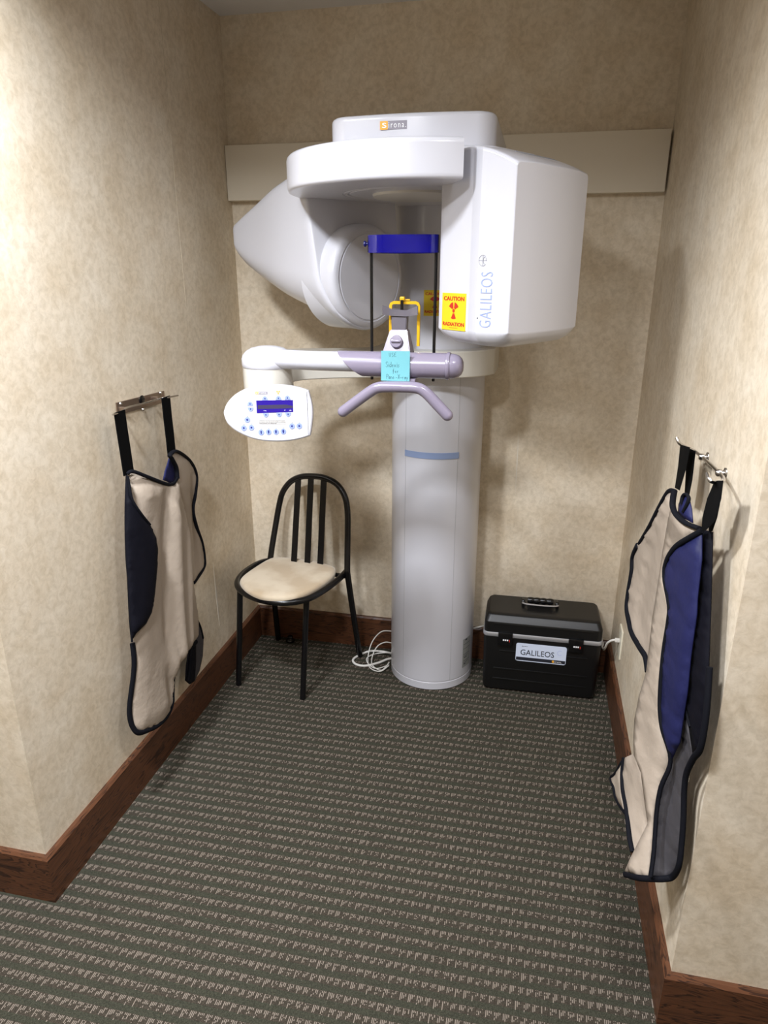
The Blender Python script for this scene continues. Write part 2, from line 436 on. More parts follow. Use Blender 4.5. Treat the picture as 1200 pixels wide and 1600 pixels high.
# column: round front, flattened where it meets the wall
def col_outline(r, n=72, back=-.019):
    pts = []
    for k in range(n):
        a = 2 * PI * k / n; x, y = CX + r * math.cos(a), CY + r * math.sin(a)
        pts.append((x, min(y, back)))
    return pts
def column_mesh():
    bm = bmesh.new(); rings = []
    for r, z in ((.166, 0), (CR, .004), (CR, .033), (CR - .0015, .035), (CR - .0015, .038), (CR, .040), (CR, 1.86), (CR, 1.90)):
        rings.append([(x, y, z) for x, y in col_outline(r)])
    add_loft(bm, rings); return bm
column = obj('column', column_mesh(), M_WHITE, scan)
def arc_strip(name, a0, a1, z0, z1, m, parent, out=.0008, r=CR, n=24):
    bm = bmesh.new(); rings = []
    for k in range(n + 1):
        a = math.radians(a0 + (a1 - a0) * k / n); c, s = math.cos(a), math.sin(a)
        rings.append([(CX + rr * c, CY + rr * s, z) for rr, z in ((r - .002, z0), (r + out, z0), (r + out, z1), (r - .002, z1))])
    add_loft(bm, rings); return obj(name, bm, m, parent, 40)
panel_seam = bmesh.new()
for a in (-123.6, -55.8):
    rings = []
    for z in (.041, 1.255):
        rings.append([(CX + rr * math.cos(math.radians(aa)), CY + rr * math.sin(math.radians(aa)), z)
                      for rr, aa in ((CR - .002, a - .22), (CR + .0007, a - .22), (CR + .0007, a + .22), (CR - .002, a + .22))])
    add_loft(panel_seam, rings)
obj('panel_seam', panel_seam, M_SEAM, column)
st = arc_strip('accent_stripe', -124.6, -54.2, .961, .984, M_BLUESTRIPE, scan, .0015)
tg = arc_strip('rating_label', -35, -17, .075, .205, M_TAG, scan, .0006)
for zz, hh, a0, a1 in ((.196, .006, -30, -26), (.180, .0012, -34, -18), (.160, .0012, -34, -18), (.134, .0012, -33, -20), (.126, .0012, -33, -22), (.118, .003, -32, -25), (.104, .0012, -33, -19), (.096, .0012, -33, -21), (.088, .004, -32, -28)):
    rings = []; bm = bmesh.new()
    for k in range(9):
        a = math.radians(a0 + (a1 - a0) * k / 8)
        rings.append([(CX + rr * math.cos(a), CY + rr * math.sin(a), z) for rr, z in ((CR, zz), (CR + .001, zz), (CR + .001, zz + hh), (CR, zz + hh))])
    add_loft(bm, rings); obj('label_print', bm, M_PDARK, tg, 0)

# upper housing above the swivelling head
def cap_outline(x0, x1, y0, y1, bulge, r, n=10):
    """y0 = front; front edge bulges towards the room"""
    pts = [(x1, y1), (x0, y1)]
    for k in range(n + 1):
        a = PI + (PI / 2) * k / n; pts.append((x0 + r + r * math.cos(a), y0 + r + r * math.sin(a)))
    for k in range(1, 12):
        t = k / 12; pts.append((x0 + r + (x1 - x0 - 2 * r) * t, y0 - bulge * math.sin(PI * t)))
    for k in range(n + 1):
        a = 1.5 * PI + (PI / 2) * k / n; pts.append((x1 - r + r * math.cos(a), y0 + r + r * math.sin(a)))
    return pts
cap = prism('top_housing', cap_outline(.613, 1.037, -.785, -.045, .012, .055), 1.878, 1.9665, M_WHITE, scan, bev=.012, steps=4)

# badge on the upper housing
def badge(parent, mtx, w, h, tail='rona.'):
    q = h * 1.05
    pl = poly_plate('logo_square', [(-w / 2, -h / 2), (-w / 2 + q, -h / 2), (-w / 2 + q, h / 2), (-w / 2, h / 2)], .0008, mtx, M_ORANGE, parent)
    pr_ = poly_plate('logo_strip', [(-w / 2 + q, -h / 2), (w / 2, -h / 2), (w / 2, h / 2), (-w / 2 + q, h / 2)], .0008, mtx, M_LOGOG, parent)
    bm = bmesh.new()
    place_text(bm, 's', q * .55, h * .6, mtx @ Matrix.Translation((-w / 2 + q * .55, 0, .0011)), extrude=.0004)
    place_text(bm, 'i' + tail, w - q * 1.2, h * .66, mtx @ Matrix.Translation((q * .5, h * .03, .0011)), extrude=.0004, spacing=1.3)
    obj('lettering', bm, M_PWHITE, parent, 0)
badge(cap, frame_mtx((.787, -.7967, 1.939), (1, 0, 0), (0, 0, 1)), .068, .019)

# swivelling head: round plate
AX, AY = .825, -.62
HC_, HS_ = math.cos(math.radians(31.5)), math.sin(math.radians(31.5))
CA = math.radians(33.0)
CUT = [(.361 * math.cos(CA), .361 * math.sin(CA)), (.215, .130), (.285, .05), (.285, -.135), (.175, -.3155)]
def ring_outline(r, n=180):
    # round plate with a notch where the tube housing rises into it; polar about the swivel axis in (u, v)
    o = []; A0 = math.atan2(CUT[-1][1], CUT[-1][0])
    for k in range(n):
        th_ = A0 + 2 * PI * k / n
        if th_ > PI: th_ -= 2 * PI
        rho = .361
        if A0 <= th_ <= CA:
            d = (math.cos(th_), math.sin(th_))
            for (x1, y1), (x2, y2) in zip(CUT, CUT[1:]):
                t1, t2 = math.atan2(y1, x1), math.atan2(y2, x2)
                if t2 - 1e-9 <= th_ <= t1 + 1e-9:
                    ex, ey = x2 - x1, y2 - y1; den = d[0] * ey - d[1] * ex
                    rho = (x1 * ey - y1 * ex) / den; break
        if r > .30: rho -= (.361 - r)
        else: rho = min(r, rho - .004)
        u, v = rho * math.cos(th_), rho * math.sin(th_)
        o.append((AX + u * HC_ - v * HS_, AY - u * HS_ - v * HC_))
    return o
bm = bmesh.new(); rings = []
for r, z in ((.02, 1.797), (.190, 1.797), (.192, 1.800), (.196, 1.800), (.198, 1.797), (.206, 1.797), (.208, 1.800), (.211, 1.800), (.213, 1.797), (.352, 1.797), (.358, 1.799), (.3605, 1.804),
             (.361, 1.81), (.361, 1.872), (.359, 1.879), (.354, 1.884), (.345, 1.886), (.02, 1.886)):
    rings.append([(x, y, z) for x, y in ring_outline(r)])
add_loft(bm, rings); plate = obj('rotating_head_plate', bm, M_WHITE, scan, 50, weighted=True)
# shallow round hub under the plate
lathe('swivel_hub', [(0, 1.788), (.12, 1.788), (.128, 1.791), (.13, 1.798)], Matrix.Translation((AX, AY, 0)), M_CREAM, plate)

TNv = Vector((math.cos(math.radians(31.5)), -math.sin(math.radians(31.5)), 0))     # towards the tube side
TMv = Vector((-math.sin(math.radians(31.5)), -math.cos(math.radians(31.5)), 0))    # towards the viewer side
AXV = Vector((AX, AY, 0))
def hp(u, v, z): return AXV + TNv * u + TMv * v + Vector((0, 0, z))

# X-ray tube housing: sections along u
def interp(x, xs, ys):
    return float(np.interp(x, xs, ys))
def tube_housing():
    rings = []; NV = 9
    us = [.184, .188, .20, .215, .235, .255, .28, .30, .302, .320, .334, .336, .35, .365, .38, .395, .407, .414, .418, .4205, .4215]
    for u in us:
        hv = interp(u, [.184, .30, .320, .335, .42], [.1305, .155, .164, .169, .160]); hb = interp(u, [.184, .30, .42], [.115, .150, .160])
        zt = interp(u, [.18, .30, .33, .36, .39, .42], [1.872, 1.872, 1.866, 1.857, 1.844, 1.828])
        zs = 1.455; zl = interp(u, [.184, .190, .204, .23, .37, .392, .407, .414, .4185, .4215], [1.450, 1.440, 1.428, 1.421, 1.420, 1.423, 1.431, 1.438, 1.447, 1.455])
        shr = 0.0
        if u <= .1841: shr = .004
        if u > .4200: shr = .001
        if u > .421: shr = .003
        hv -= shr; hb -= shr; zt -= shr; zl += shr
        c = .05; e = .003; dz = zs + .004 - zl
        sec = [(-hb + .028, zl + dz * .10), (-hb + .012, zl + dz * .36), (-hb + .003, zl + dz * .72), (-hb, zs + .004), (-hb, zt - 3 * e), (-hb + e, zt - e), (-hb + 3 * e, zt)]
        tv = [-hb + c + (hv + hb - 2 * c) * k / (NV - 1) for k in range(NV)]
        sec += [(v, zt + .002) for v in tv]
        sec += [(hv - 3 * e, zt), (hv - e, zt - e), (hv, zt - 3 * e), (hv, zs + .004), (hv - .003, zl + dz * .72), (hv - .012, zl + dz * .36), (hv - .028, zl + dz * .10)]
        sec += [(v, zl) for v in tv[::-1]]
        g = max(0, (u - .335) / .087) * .013
        rings.append([hp(u + g * (1 - (v / .17) ** 2), v, z) for v, z in sec])
    bm = bmesh.new(); V = [[bm.verts.new(p_) for p_ in r_] for r_ in rings]; n = len(V[0])
    for A, B in zip(V, V[1:]):
        for k in range(n): bm.faces.new((A[k], A[(k + 1) % n], B[(k + 1) % n], B[k]))
    for L_ in (V[0], V[-1]):                      # end faces in upright strips
        top = L_[7:7 + NV]; bot = L_[14 + NV:14 + 2 * NV][::-1]
        for k in range(NV - 1): bm.faces.new((top[k], top[k + 1], bot[k + 1], bot[k]))
        bm.faces.new(L_[0:7] + [top[0], bot[0]]); bm.faces.new(L_[7 + NV:14 + NV] + [bot[-1], top[-1]])
    return bm
th = obj('tube_housing', tube_housing(), M_WHITE, scan, 50, weighted=True)
# cooling slots on its top
for k in range(7):
    bm = bmesh.new(); v0, v1 = -.115 + .004 * k, .04 + .012 * (k % 2)
    u = .335 + .009 * k
    def tz(u): return interp(u, [.30, .33, .36, .39, .42], [1.872, 1.866, 1.857, 1.844, 1.828])
    rings = [[hp(u - .0009, v, tz(u - .0009) + .0005), hp(u + .0009, v, tz(u + .0009) + .0005), hp(u + .0009, v, tz(u) + .0032), hp(u - .0009, v, tz(u) + .0036)] for v in (v0, v1)]
    add_loft(bm, rings); obj('vent_slot', bm, M_VENT, th, 0)
# printing on the faceted side
FK = hp(.335, .169, 0); FE = hp(.42, .160, 0); fh = (FE - FK).normalized()
lay = [(0.0249, 1.4691), (0.0197, 1.5647), (0.0177, 1.6006), (0.0354, 1.4696), (0.0283, 1.5963), (0.0126, 1.6318), (0.0136, 1.612), (0.0042, 1.4907), (0.0437, 1.5362), (0.0072, 1.5353)]
zc = (lay[3][1] + lay[4][1]) / 2; zl_ = abs(lay[4][1] - lay[3][1]); xc = (lay[8][0] + lay[9][0]) / 2; xw = abs(lay[8][0] - lay[9][0])
om = frame_mtx(FK + fh * xc + Vector((0, 0, zc)), (0, 0, 1), -fh)
bm = bmesh.new(); place_text(bm, 'GALILEOS', zl_, xw * .85, om @ Matrix.Translation((0, 0, .0006)), extrude=.0004, offset=-.0007, spacing=1.08)
obj('model_lettering', bm, M_PBLUE, th, 0)
em = bmesh.new(); ec = FK + fh * lay[5][0] + Vector((0, 0, (lay[5][1] + lay[6][1]) / 2)); nn = fh.cross(Vector((0, 0, 1))).normalized()
ring = [ec + fh * (.011 * math.cos(a)) + Vector((0, 0, .012 * math.sin(a))) + nn * .0008 for a in [math.radians(50 + 265 * k / 24) for k in range(25)]]
add_tube(em, ring, .0004, 6)
ring = [ec + fh * (.004 * math.cos(a) + .005) + Vector((0, 0, .008 * math.sin(a))) + nn * .0008 for a in [math.radians(360 * k / 20) for k in range(16)]]
add_tube(em, ring, .0004, 6)
add_tube(em, [ec + Vector((0, 0, -.011)) + nn * .0008, ec + Vector((0, 0, .011)) + nn * .0008], .0004, 6)
add_tube(em, [ec - fh * .011 + nn * .0008, ec + fh * .011 + nn * .0008], .0004, 6)
obj('emblem', em, M_VENT, th, 0)
bm = bmesh.new(); bmesh.ops.create_uvsphere(bm, u_segments=8, v_segments=6, radius=.0015, matrix=Matrix.Translation(FK + fh * (lay[7][0]) + Vector((0, 0, lay[7][1]))))
obj('indicator_hole', bm, M_PDARK, th)

# warning stickers
def warning_sticker(mtx, w, h, wrap=None):
    def W(me_bm):
        if wrap:
            for v in me_bm.verts:
                # bend around the column, local x = arc length
                a = wrap[0] + v.co.x / (CR); rr = CR + v.co.z
                v.co = Vector((CX + rr * math.cos(a), CY + rr * math.sin(a), wrap[1] + v.co.y))
        else: bmesh.ops.transform(me_bm, matrix=mtx, verts=me_bm.verts[:])
        return me_bm
    bm = bmesh.new(); n = 12
    cols = []
    for k in range(n + 1):
        x = -w / 2 + w * k / n
        cols.append([(x, -h / 2, -.0004), (x, -h / 2, .0007), (x, h / 2, .0007), (x, h / 2, -.0004)])
    add_loft(bm, cols); st_ = obj('warning_sticker', W(bm), M_STICK, scan, 0)
    tag(st_, 'yellow sticker with red trefoil' )
    bm = bmesh.new()
    place_text(bm, 'CAUTION', w * .86, h * .115, Matrix.Translation((0, h * .355, .0010)), offset=.0016)
    obj('lettering', W(bm), M_RED, st_, 0); bm = bmesh.new()
    place_text(bm, 'RADIATION', w * .90, h * .105, Matrix.Translation((0, -h * .335, .0010)), offset=.0016)
    add_box(bm, (0, -h * .435, .0010), (w * .36, h * .008, .0004))
    obj('lettering', W(bm), M_RED, st_, 0)
    bm = bmesh.new(); cy = h * .03; R1, R0 = h * .20, h * .062
    for a0 in (90 + 30, -30 + 30 - 30 + 30, 0):
        pass
    for ac in (45 + 80, 55, 270):
        inner = [(R0 * 1.15 * math.cos(math.radians(ac + t)), cy + R0 * 1.15 * math.sin(math.radians(ac + t))) for t in (-25, 0, 25)]
        outer = [(R1 * 1.15 * math.cos(math.radians(ac + t)), cy + R1 * 1.15 * math.sin(math.radians(ac + t))) for t in (27, 14, 0, -14, -27)]
        q = inner + outer; B_ = [bm.verts.new((x, y, .0011)) for x, y in q]; bm.faces.new(B_)
    B_ = [bm.verts.new((R0 * .85 * math.cos(2 * PI * k / 16), cy + R0 * .85 * math.sin(2 * PI * k / 16), .0012)) for k in range(16)]; bm.faces.new(B_)
    bmesh.ops.triangulate(bm, faces=bm.faces)
    obj('trefoil', W(bm), M_RED, st_, 0, recalc=False)
FI = hp(.184, .1305, 0); f2 = (hp(.30, .155, 0) - FI).normalized()
sl = [(0.0176, 1.4991), (0.1105, 1.5033), (0.0614, 1.546), (0.0661, 1.4558)]
warning_sticker(frame_mtx(FI + f2 * ((sl[0][0] + sl[1][0]) / 2) + Vector((0, 0, (sl[2][1] + sl[3][1]) / 2)), f2, (0, 0, 1)), abs(sl[1][0] - sl[0][0]), abs(sl[2][1] - sl[3][1]))
warning_sticker(None, .076, .083, wrap=(math.radians(-88.5), 1.497))

# detector housing: sections along u measured away from the tube
def detector_housing():
    ts = [0, .008, .022, .045, .08, .14, .2, .28, .36, .44, .52, .60, .68, .76, .84, .91, .96, .985, .995, 1.0]
    umax = .745; n = 56; rings = []
    for i, t in enumerate(ts):
        ring = []
        bu = .20 + (umax - .20) * t
        tu = .29 + (umax - .29) * t
        hw = interp(bu, [.20, .41, .58, .745], [.165, .145, .122, .108])
        zt = interp(tu, [.20, .34, .40, .50, .58, .66, .745], [1.86, 1.876, 1.868, 1.842, 1.812, 1.782, 1.745])
        zb = interp(bu, [.20, .26, .36, .50, .62, .70, .73, .745], [1.418, 1.436, 1.472, 1.514, 1.562, 1.600, 1.626, 1.655])
        s = {0: .011, 1: .005, 2: .0015, len(ts) - 3: .001, len(ts) - 2: .003, len(ts) - 1: .007}.get(i, 0)
        hw -= s; zt -= s; zb += s
        zm = interp(bu, [.20, .45, .745], [1.583, 1.62, 1.69])
        for k in range(n):
            a = 2 * PI * k / n; c, sn = math.cos(a), math.sin(a)
            pw_v = 2 / 11.0 if sn >= 0 else interp(bu, [.2, .45], [2 / 2.0, 2 / 2.5])
            pw_z = 2 / 11.0 if sn >= 0 else interp(bu, [.2, .45], [2 / 2.0, 2 / 2.3])
            v = hw * math.copysign(abs(c) ** pw_v, c)
            z = zm + ((zt - zm) if sn >= 0 else (zm - zb)) * math.copysign(abs(sn) ** pw_z, sn)
            near = interp(z, [1.42, 1.46, 1.60, 1.80], [0, .005, .055, .090]); far = interp(z, [1.42, 1.50, 1.80], [0, .0, .035])
            f_ = min(1, max(0, .5 + v / .33)); shear = near * f_ + far * (1 - f_)
            u = .20 + shear + (umax - .20 - shear) * t
            ring.append(hp(-u, v, z))
        rings.append(ring)
    bm = bmesh.new(); add_loft(bm, rings); return bm
dh = obj('detector_housing', detector_housing(), M_WHITE, scan, 40)
dm = frame_mtx(hp(0, 0, 1.579), TMv, (0, 0, 1))   # local z points towards -? (checked below)
if (dm.to_3x3() @ Vector((0, 0, 1))).dot(TNv) < 0: dm = frame_mtx(hp(0, 0, 1.579), -TMv, (0, 0, 1))
drum = lathe('detector_drum', [(.154, -.335), (.154, -.225), (.1535, -.212), (.150, -.202), (.144, -.196), (.138, -.194),
                               (.131, -.193), (.130, -.1955), (.125, -.1955), (.124, -.193), (.06, -.192), (0, -.1915)], dm, M_WHITE, scan, 72)

# ring of the headrest: two black rods, blue band
for x in (.730, .9015):
    rd = bmesh.new(); add_tube(rd, [(x, -.80, 1.314), (x, -.80, 1.645)], .0042, 12); obj('headrest_rod', rd, M_BLACK, scan)
bm = bmesh.new(); outer = []; inner = []
rings = []
for k in range(64):
    a = 2 * PI * k / 64; sn = math.sin(a)
    x = .8158 + .0915 * math.copysign(abs(math.cos(a)) ** .8, math.cos(a)); y = -.803 + (.085 if sn > 0 else .030) * sn
    nx, ny = math.cos(a), sn
    rings.append([(x - nx * .0022, y - ny * .0022, 1.643), (x + nx * .0022, y + ny * .0022, 1.643), (x + nx * .0022, y + ny * .0022, 1.686), (x - nx * .0022, y - ny * .0022, 1.686)])
V_ = [[bm.verts.new(q_) for q_ in r_] for r_ in rings]
for i_ in range(64):
    for k in range(4): bm.faces.new((V_[i_][k], V_[i_][(k + 1) % 4], V_[(i_ + 1) % 64][(k + 1) % 4], V_[(i_ + 1) % 64][k]))
band = obj('head_band', bm, M_BLUEBAND, scan, 40)
for x in (.7275, .9035):
    bm = bmesh.new(); add_box(bm, (x, -.804, 1.6645), (.011, .012, .042), bev=.002); obj('rod_clamp', bm, M_BLACK, band)
bm = bmesh.new(); add_lathe(bm, [(.004, 0), (.004, .004), (.0075, .006), (.0075, .010), (.004, .012), (0, .012)], Matrix.Translation((.722, -.804, 1.665)) @ Matrix.Rotation(-PI / 2, 4, 'Y'), 16)
obj('band_knob', bm, mat('dark_blue_plastic', srgb(16, 18, 90), .3), band)

# collar round the column and the arm that leads to the swivel post
br = [(0.495, -0.8), (0.465, -0.73), (0.432, -0.65), (0.412, -0.57), (0.418, -0.51), (0.455, -0.47), (0.52, -0.435), (0.626, -0.392), (0.7, -0.374), (0.77, -0.368), (0.86, -0.36), (0.94, -0.33), (1.0, -0.28), (1.034, -0.22)]
bk = [(1.036, -0.045), (0.614, -0.045), (0.612, -0.18), (0.6, -0.25), (0.545, -0.305), (0.46, -0.335), (0.36, -0.37), (0.285, -0.44), (0.262, -0.55), (0.295, -0.68), (0.36, -0.8)]
f_ = [(v.x, v.y) for v in catmull([(x, y, 0) for x, y in br], 4)]
b_ = [(v.x, v.y) for v in catmull([(x, y, 0) for x, y in bk[2:]], 4)]
collar = prism('support_bracket', f_ + bk[:2] + b_, 1.257, 1.346, M_CREAM, scan, bev=.005)
post = lathe('swivel_post', [(.0, 1.200), (.066, 1.200), (.069, 1.204), (.070, 1.2765), (.0685, 1.2775), (.0685, 1.2795), (.070, 1.2805), (.070, 1.342), (.0, 1.342)], Matrix.Translation((.426, -.80, 0)), M_CREAM, scan)

# horizontal bar: white left half with rounded head, violet-grey sleeve
BY, BZ, BR = -.84, 1.361, .0335
def bar_white():
    rings = []; n = 40
    for x, y, w in ((.43, -.815, .045), (.48, -.825, .036), (.53, -.834, .029), (.58, BY, .0275), (.66, BY, .0275), (.72, BY, .0275)):
        rings.append([(x, y + w * math.cos(2 * PI * k / n), 1.3655 + .0262 * math.sin(2 * PI * k / n)) for k in range(n)])
    bm = bmesh.new(); add_loft(bm, rings); return bm
bar = obj('arm_bar', bar_white(), M_WHITE, scan, 50)
bm = bmesh.new()
prof = [(.0, 1.3395), (.070, 1.3395), (.073, 1.3435), (.0735, 1.352), (.0735, 1.364), (.070, 1.374), (.060, 1.385), (.045, 1.393), (.026, 1.3975), (0, 1.399)]
add_lathe(bm, prof, Matrix.Translation((.426, -.80, 0)), 56); obj('swivel_cap', bm, M_WHITE, bar, 40)
def sleeve():
    n = 48; bm = bmesh.new(); A = []; B = []
    for k in range(n):
        a = 2 * PI * k / n; y = BY + BR * math.cos(a); z = BZ + BR * math.sin(a)
        xs = .682 - .036 * math.sin(a) + .004 * math.cos(a)
        A.append((xs, y, z)); B.append((.944, y, z))
    C_ = [(xs - 0.0, BY + (y - BY) * .94, BZ + (z - BZ) * .94) for (xs, y, z) in A]
    add_loft(bm, [C_, A, B]); return bm
slv = obj('bar_sleeve', sleeve(), M_LAV, scan, 50)
rx = Matrix.Translation((0, BY, BZ)) @ Matrix.Rotation(PI / 2, 4, 'Y')
lathe('sleeve_ring', [(.030, .942), (.0355, .9425), (.0365, .945), (.0365, .949), (.0355, .9515), (.030, .952)], rx, M_LAV, slv, 40)
lathe('end_cap', [(.0325, .948), (.0325, .958), (.031, .966), (.0275, .975), (.021, .982), (.012, .986), (0, .987)], rx, M_LAV, slv, 40)

# grab handle below the bar
hpix = [(0.6685, -0.885, 1.2372), (0.712, -0.885, 1.2702), (0.751, -0.885, 1.2982), (0.7685, -0.885, 1.3056), (0.7894, -0.885, 1.308), (0.8257, -0.885, 1.3092), (0.8617, -0.885, 1.3088), (0.8805, -0.885, 1.3052), (0.8995, -0.885, 1.2925), (0.9273, -0.885, 1.2648), (0.9535, -0.885, 1.2387)]
hb = bmesh.new(); round_end_tube(hb, catmull(hpix, 4), .0150, 18); obj('grab_handle', hb, M_LAV, scan, 50)
bm = bmesh.new(); add_box(bm, (.826, -.848, 1.3225), (.075, .05, .012), bev=.003); obj('handle_mount', bm, M_LAV, scan)

# bite support: tapered tower, knob, smoky neck and yoke, yellow frame
def taper_box(name, x0, x1, y0, y1, z0, X0_, X1_, Y0_, Y1_, z1, m, parent, bev=.002):
    bm = bmesh.new()
    A = [bm.verts.new(q) for q in ((x0, y0, z0), (x1, y0, z0), (x1, y1, z0), (x0, y1, z0))]
    B = [bm.verts.new(q) for q in ((X0_, Y0_, z1), (X1_, Y0_, z1), (X1_, Y1_, z1), (X0_, Y1_, z1))]
    bm.faces.new(A[::-1]); bm.faces.new(B)
    for k in range(4): bm.faces.new((A[k], A[(k + 1) % 4], B[(k + 1) % 4], B[k]))
    if bev: bmesh.ops.bevel(bm, geom=bm.edges[:], offset=bev, segments=3, affect='EDGES')
    return obj(name, bm, m, parent, weighted=True)
tower = taper_box('bite_support', .763, .847, -.845, -.775, 1.375, .785, .831, -.822, -.785, 1.450, M_LAV, scan)
kb = Matrix.Translation((.806, -.836, 1.421)) @ Matrix.Rotation(math.radians(78), 4, 'X')
bm = bmesh.new(); add_lathe(bm, [(.0165, 0), (.0165, .006), (.0150, .009), (0, .0095)], kb, 32)
add_box(bm, (0, 0, .0115), (.026, .006, .006), bev=.002, mtx=kb); obj('lock_knob', bm, M_LAV, tower)
neck = taper_box('bite_neck', .789, .828, -.820, -.788, 1.448, .787, .830, -.818, -.79, 1.486, M_DKGREY, scan)
bm = bmesh.new()
yk = [(.767, -.835), (.790, -.822), (.828, -.822), (.862, -.840), (.862, -.832), (.832, -.80), (.786, -.80), (.767, -.827)]
A_ = [(x, y, 1.482 + .008 * min(1, abs(x - .812) / .045)) for x, y in yk]; B_ = [(x, y, 1.493 + .020 * min(1, abs(x - .812) / .045)) for x, y in yk]
add_loft(bm, [A_, B_]); obj('yoke', bm, M_DKGREY, neck, 30)
bm = bmesh.new(); add_tube(bm, [(.815, -.812, 1.484), (.815, -.812, 1.526)], .0042, 12); obj('bite_pin', bm, M_BLACK, neck)
# yellow frame: rectangular bar bent into an upside-down U
yf = bmesh.new()
def ubar(cx0, cx1, zt, zl, zr, y, w, d):
    pts = [(cx0, zl), (cx0, zt - .008), (cx0 + .002, zt - .003), (cx0 + .008, zt), (cx1 - .008, zt), (cx1 - .002, zt - .003), (cx1, zt - .008), (cx1, zr)]
    rings = []
    for i, (x, z) in enumerate(pts):
        a = Vector(pts[max(i - 1, 0)]); b = Vector(pts[min(i + 1, len(pts) - 1)]); t = (b - a).normalized(); nx, nz = -t.y, t.x
        rings.append([(x - nx * w, y - d, z - nz * w), (x + nx * w, y - d, z + nz * w), (x + nx * w, y + d, z + nz * w), (x - nx * w, y + d, z - nz * w)])
    add_loft(yf, rings)
ubar(.7825, .8585, 1.519, 1.432, 1.407, -.80, .0038, .004)
add_box(yf, (.815, -.805, 1.529), (.013, .014, .011), bev=.003); add_box(yf, (.824, -.80, 1.526), (.022, .008, .004), bev=.001)
obj('bite_frame', yf, M_YEL, scan, 30)

# operating panel
PO = Vector((0.4786, -0.9473, 1.2359)); PH = Vector((0.978, 0.2085, 0.0)); PV = Vector((-0.025, 0.1171, 0.9928)); pm = frame_mtx(PO, PH, PV)
pan = [(-0.1224, -0.0024), (-0.1209, 0.009), (-0.115, 0.0227), (-0.104, 0.0374), (-0.0885, 0.051), (-0.0663, 0.0634), (-0.0385, 0.0717), (-0.011, 0.0755), (0.0209, 0.0769), (0.0482, 0.0758), (0.0754, 0.0713), (0.0958, 0.0657), (0.106, 0.0617), (0.1089, 0.0601), (0.1131, 0.0432), (0.1167, 0.0274), (0.1186, 0.0092), (0.1178, -0.0136), (0.1148, -0.0366), (0.1109, -0.0568), (0.108, -0.0608), (0.0903, -0.067), (0.067, -0.0724), (0.0391, -0.0759), (0.0089, -0.0764), (-0.0211, -0.0741), (-0.0487, -0.0679), (-0.0715, -0.0586), (-0.0907, -0.0482), (-0.1052, -0.0367), (-0.116, -0.023)]
def panel_mesh():
    P2 = [Vector((v.x, v.y)) for v in catmull([(x, y, 0) for x, y in pan], 3, True)]; n = len(P2)
    area = sum(P2[i].x * P2[(i + 1) % n].y - P2[(i + 1) % n].x * P2[i].y for i in range(n))
    if area < 0: P2.reverse()
    nor = []
    for i in range(n): t = P2[(i + 2) % n] - P2[i - 2]; t.normalize(); nor.append(Vector((t.y, -t.x)))
    rings = []
    for ins, z in ((.012, -.030), (.004, -.027), (.0, -.020), (.0, -.006), (.0012, -.002), (.004, .0), (.006, 0)):
        rings.append([pm @ Vector((q.x - w.x * ins, q.y - w.y * ins, z)) for q, w in zip(P2, nor)])
    bm = bmesh.new(); add_loft(bm, rings); return bm
panel = obj('control_panel', panel_mesh(), M_WHITE, scan, 30)
bm = bmesh.new(); add_lathe(bm, [(.03, -.10), (.03, -.025)], pm @ Matrix.Translation((-.01, .03, 0)), 24)
bm.free()
bm = bmesh.new(); add_box(bm, (.436, -.855, 1.235), (.07, .08, .08), bev=.012); obj('panel_mount', bm, M_WHITE, scan)
def pl2(q): return q
disp = [(-0.0327, 0.0345), (0.0658, 0.0357), (0.0658, 0.0042), (-0.0321, 0.0009)]
poly_plate('display', disp, .0008, pm, M_DISP, panel)
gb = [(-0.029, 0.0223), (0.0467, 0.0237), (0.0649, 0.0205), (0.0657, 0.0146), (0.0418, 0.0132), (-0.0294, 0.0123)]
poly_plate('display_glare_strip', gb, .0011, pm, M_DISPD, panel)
bm = bmesh.new()
for body, (x, y), w in (('Prog.', (-0.0094, 0.0073), .0072), ('kV', (0.0439, 0.0087), .0035), ('mAs', (0.0584, 0.0087), .0062)):
    bm = bmesh.new(); place_text(bm, body, w, .0024, pm @ Matrix.Translation((x, y, .0013)), extrude=.0002)
    obj('display_text', bm, M_PWHITE, panel, 0)
S = 0.023 / 100
def half_disc(cx, cy, r, up):
    a0 = 0 if up else PI
    return [(cx + r * math.cos(a0 + PI * k / 10), cy + r * 1.45 * math.sin(a0 + PI * k / 10)) for k in range(11)]
def button(pts, mark):
    b = poly_plate('button', pts, .0012, pm, M_BTN, panel)
    poly_plate('button_mark', mark, .0016, pm, M_BTND, b)
for (x, y) in [(-0.0493, 0.0209), (-0.0089, 0.035), (0.0273, 0.0359), (0.0514, 0.0368)]:
    button(half_disc(x, y, 33 * S, True), [(x - 7 * S, y + 12 * S), (x + 7 * S, y + 12 * S), (x + 5 * S, y + 26 * S), (x, y + 32 * S), (x - 5 * S, y + 26 * S)])
for (x, y) in [(-0.0485, 0.0164), (-0.008, 0.0009), (0.0276, 0.0018), (0.052, 0.0026)]:
    button(half_disc(x, y, 33 * S, False), [(x - 7 * S, y - 12 * S), (x + 7 * S, y - 12 * S), (x + 5 * S, y - 26 * S), (x, y - 32 * S), (x - 5 * S, y - 26 * S)])
leds = []
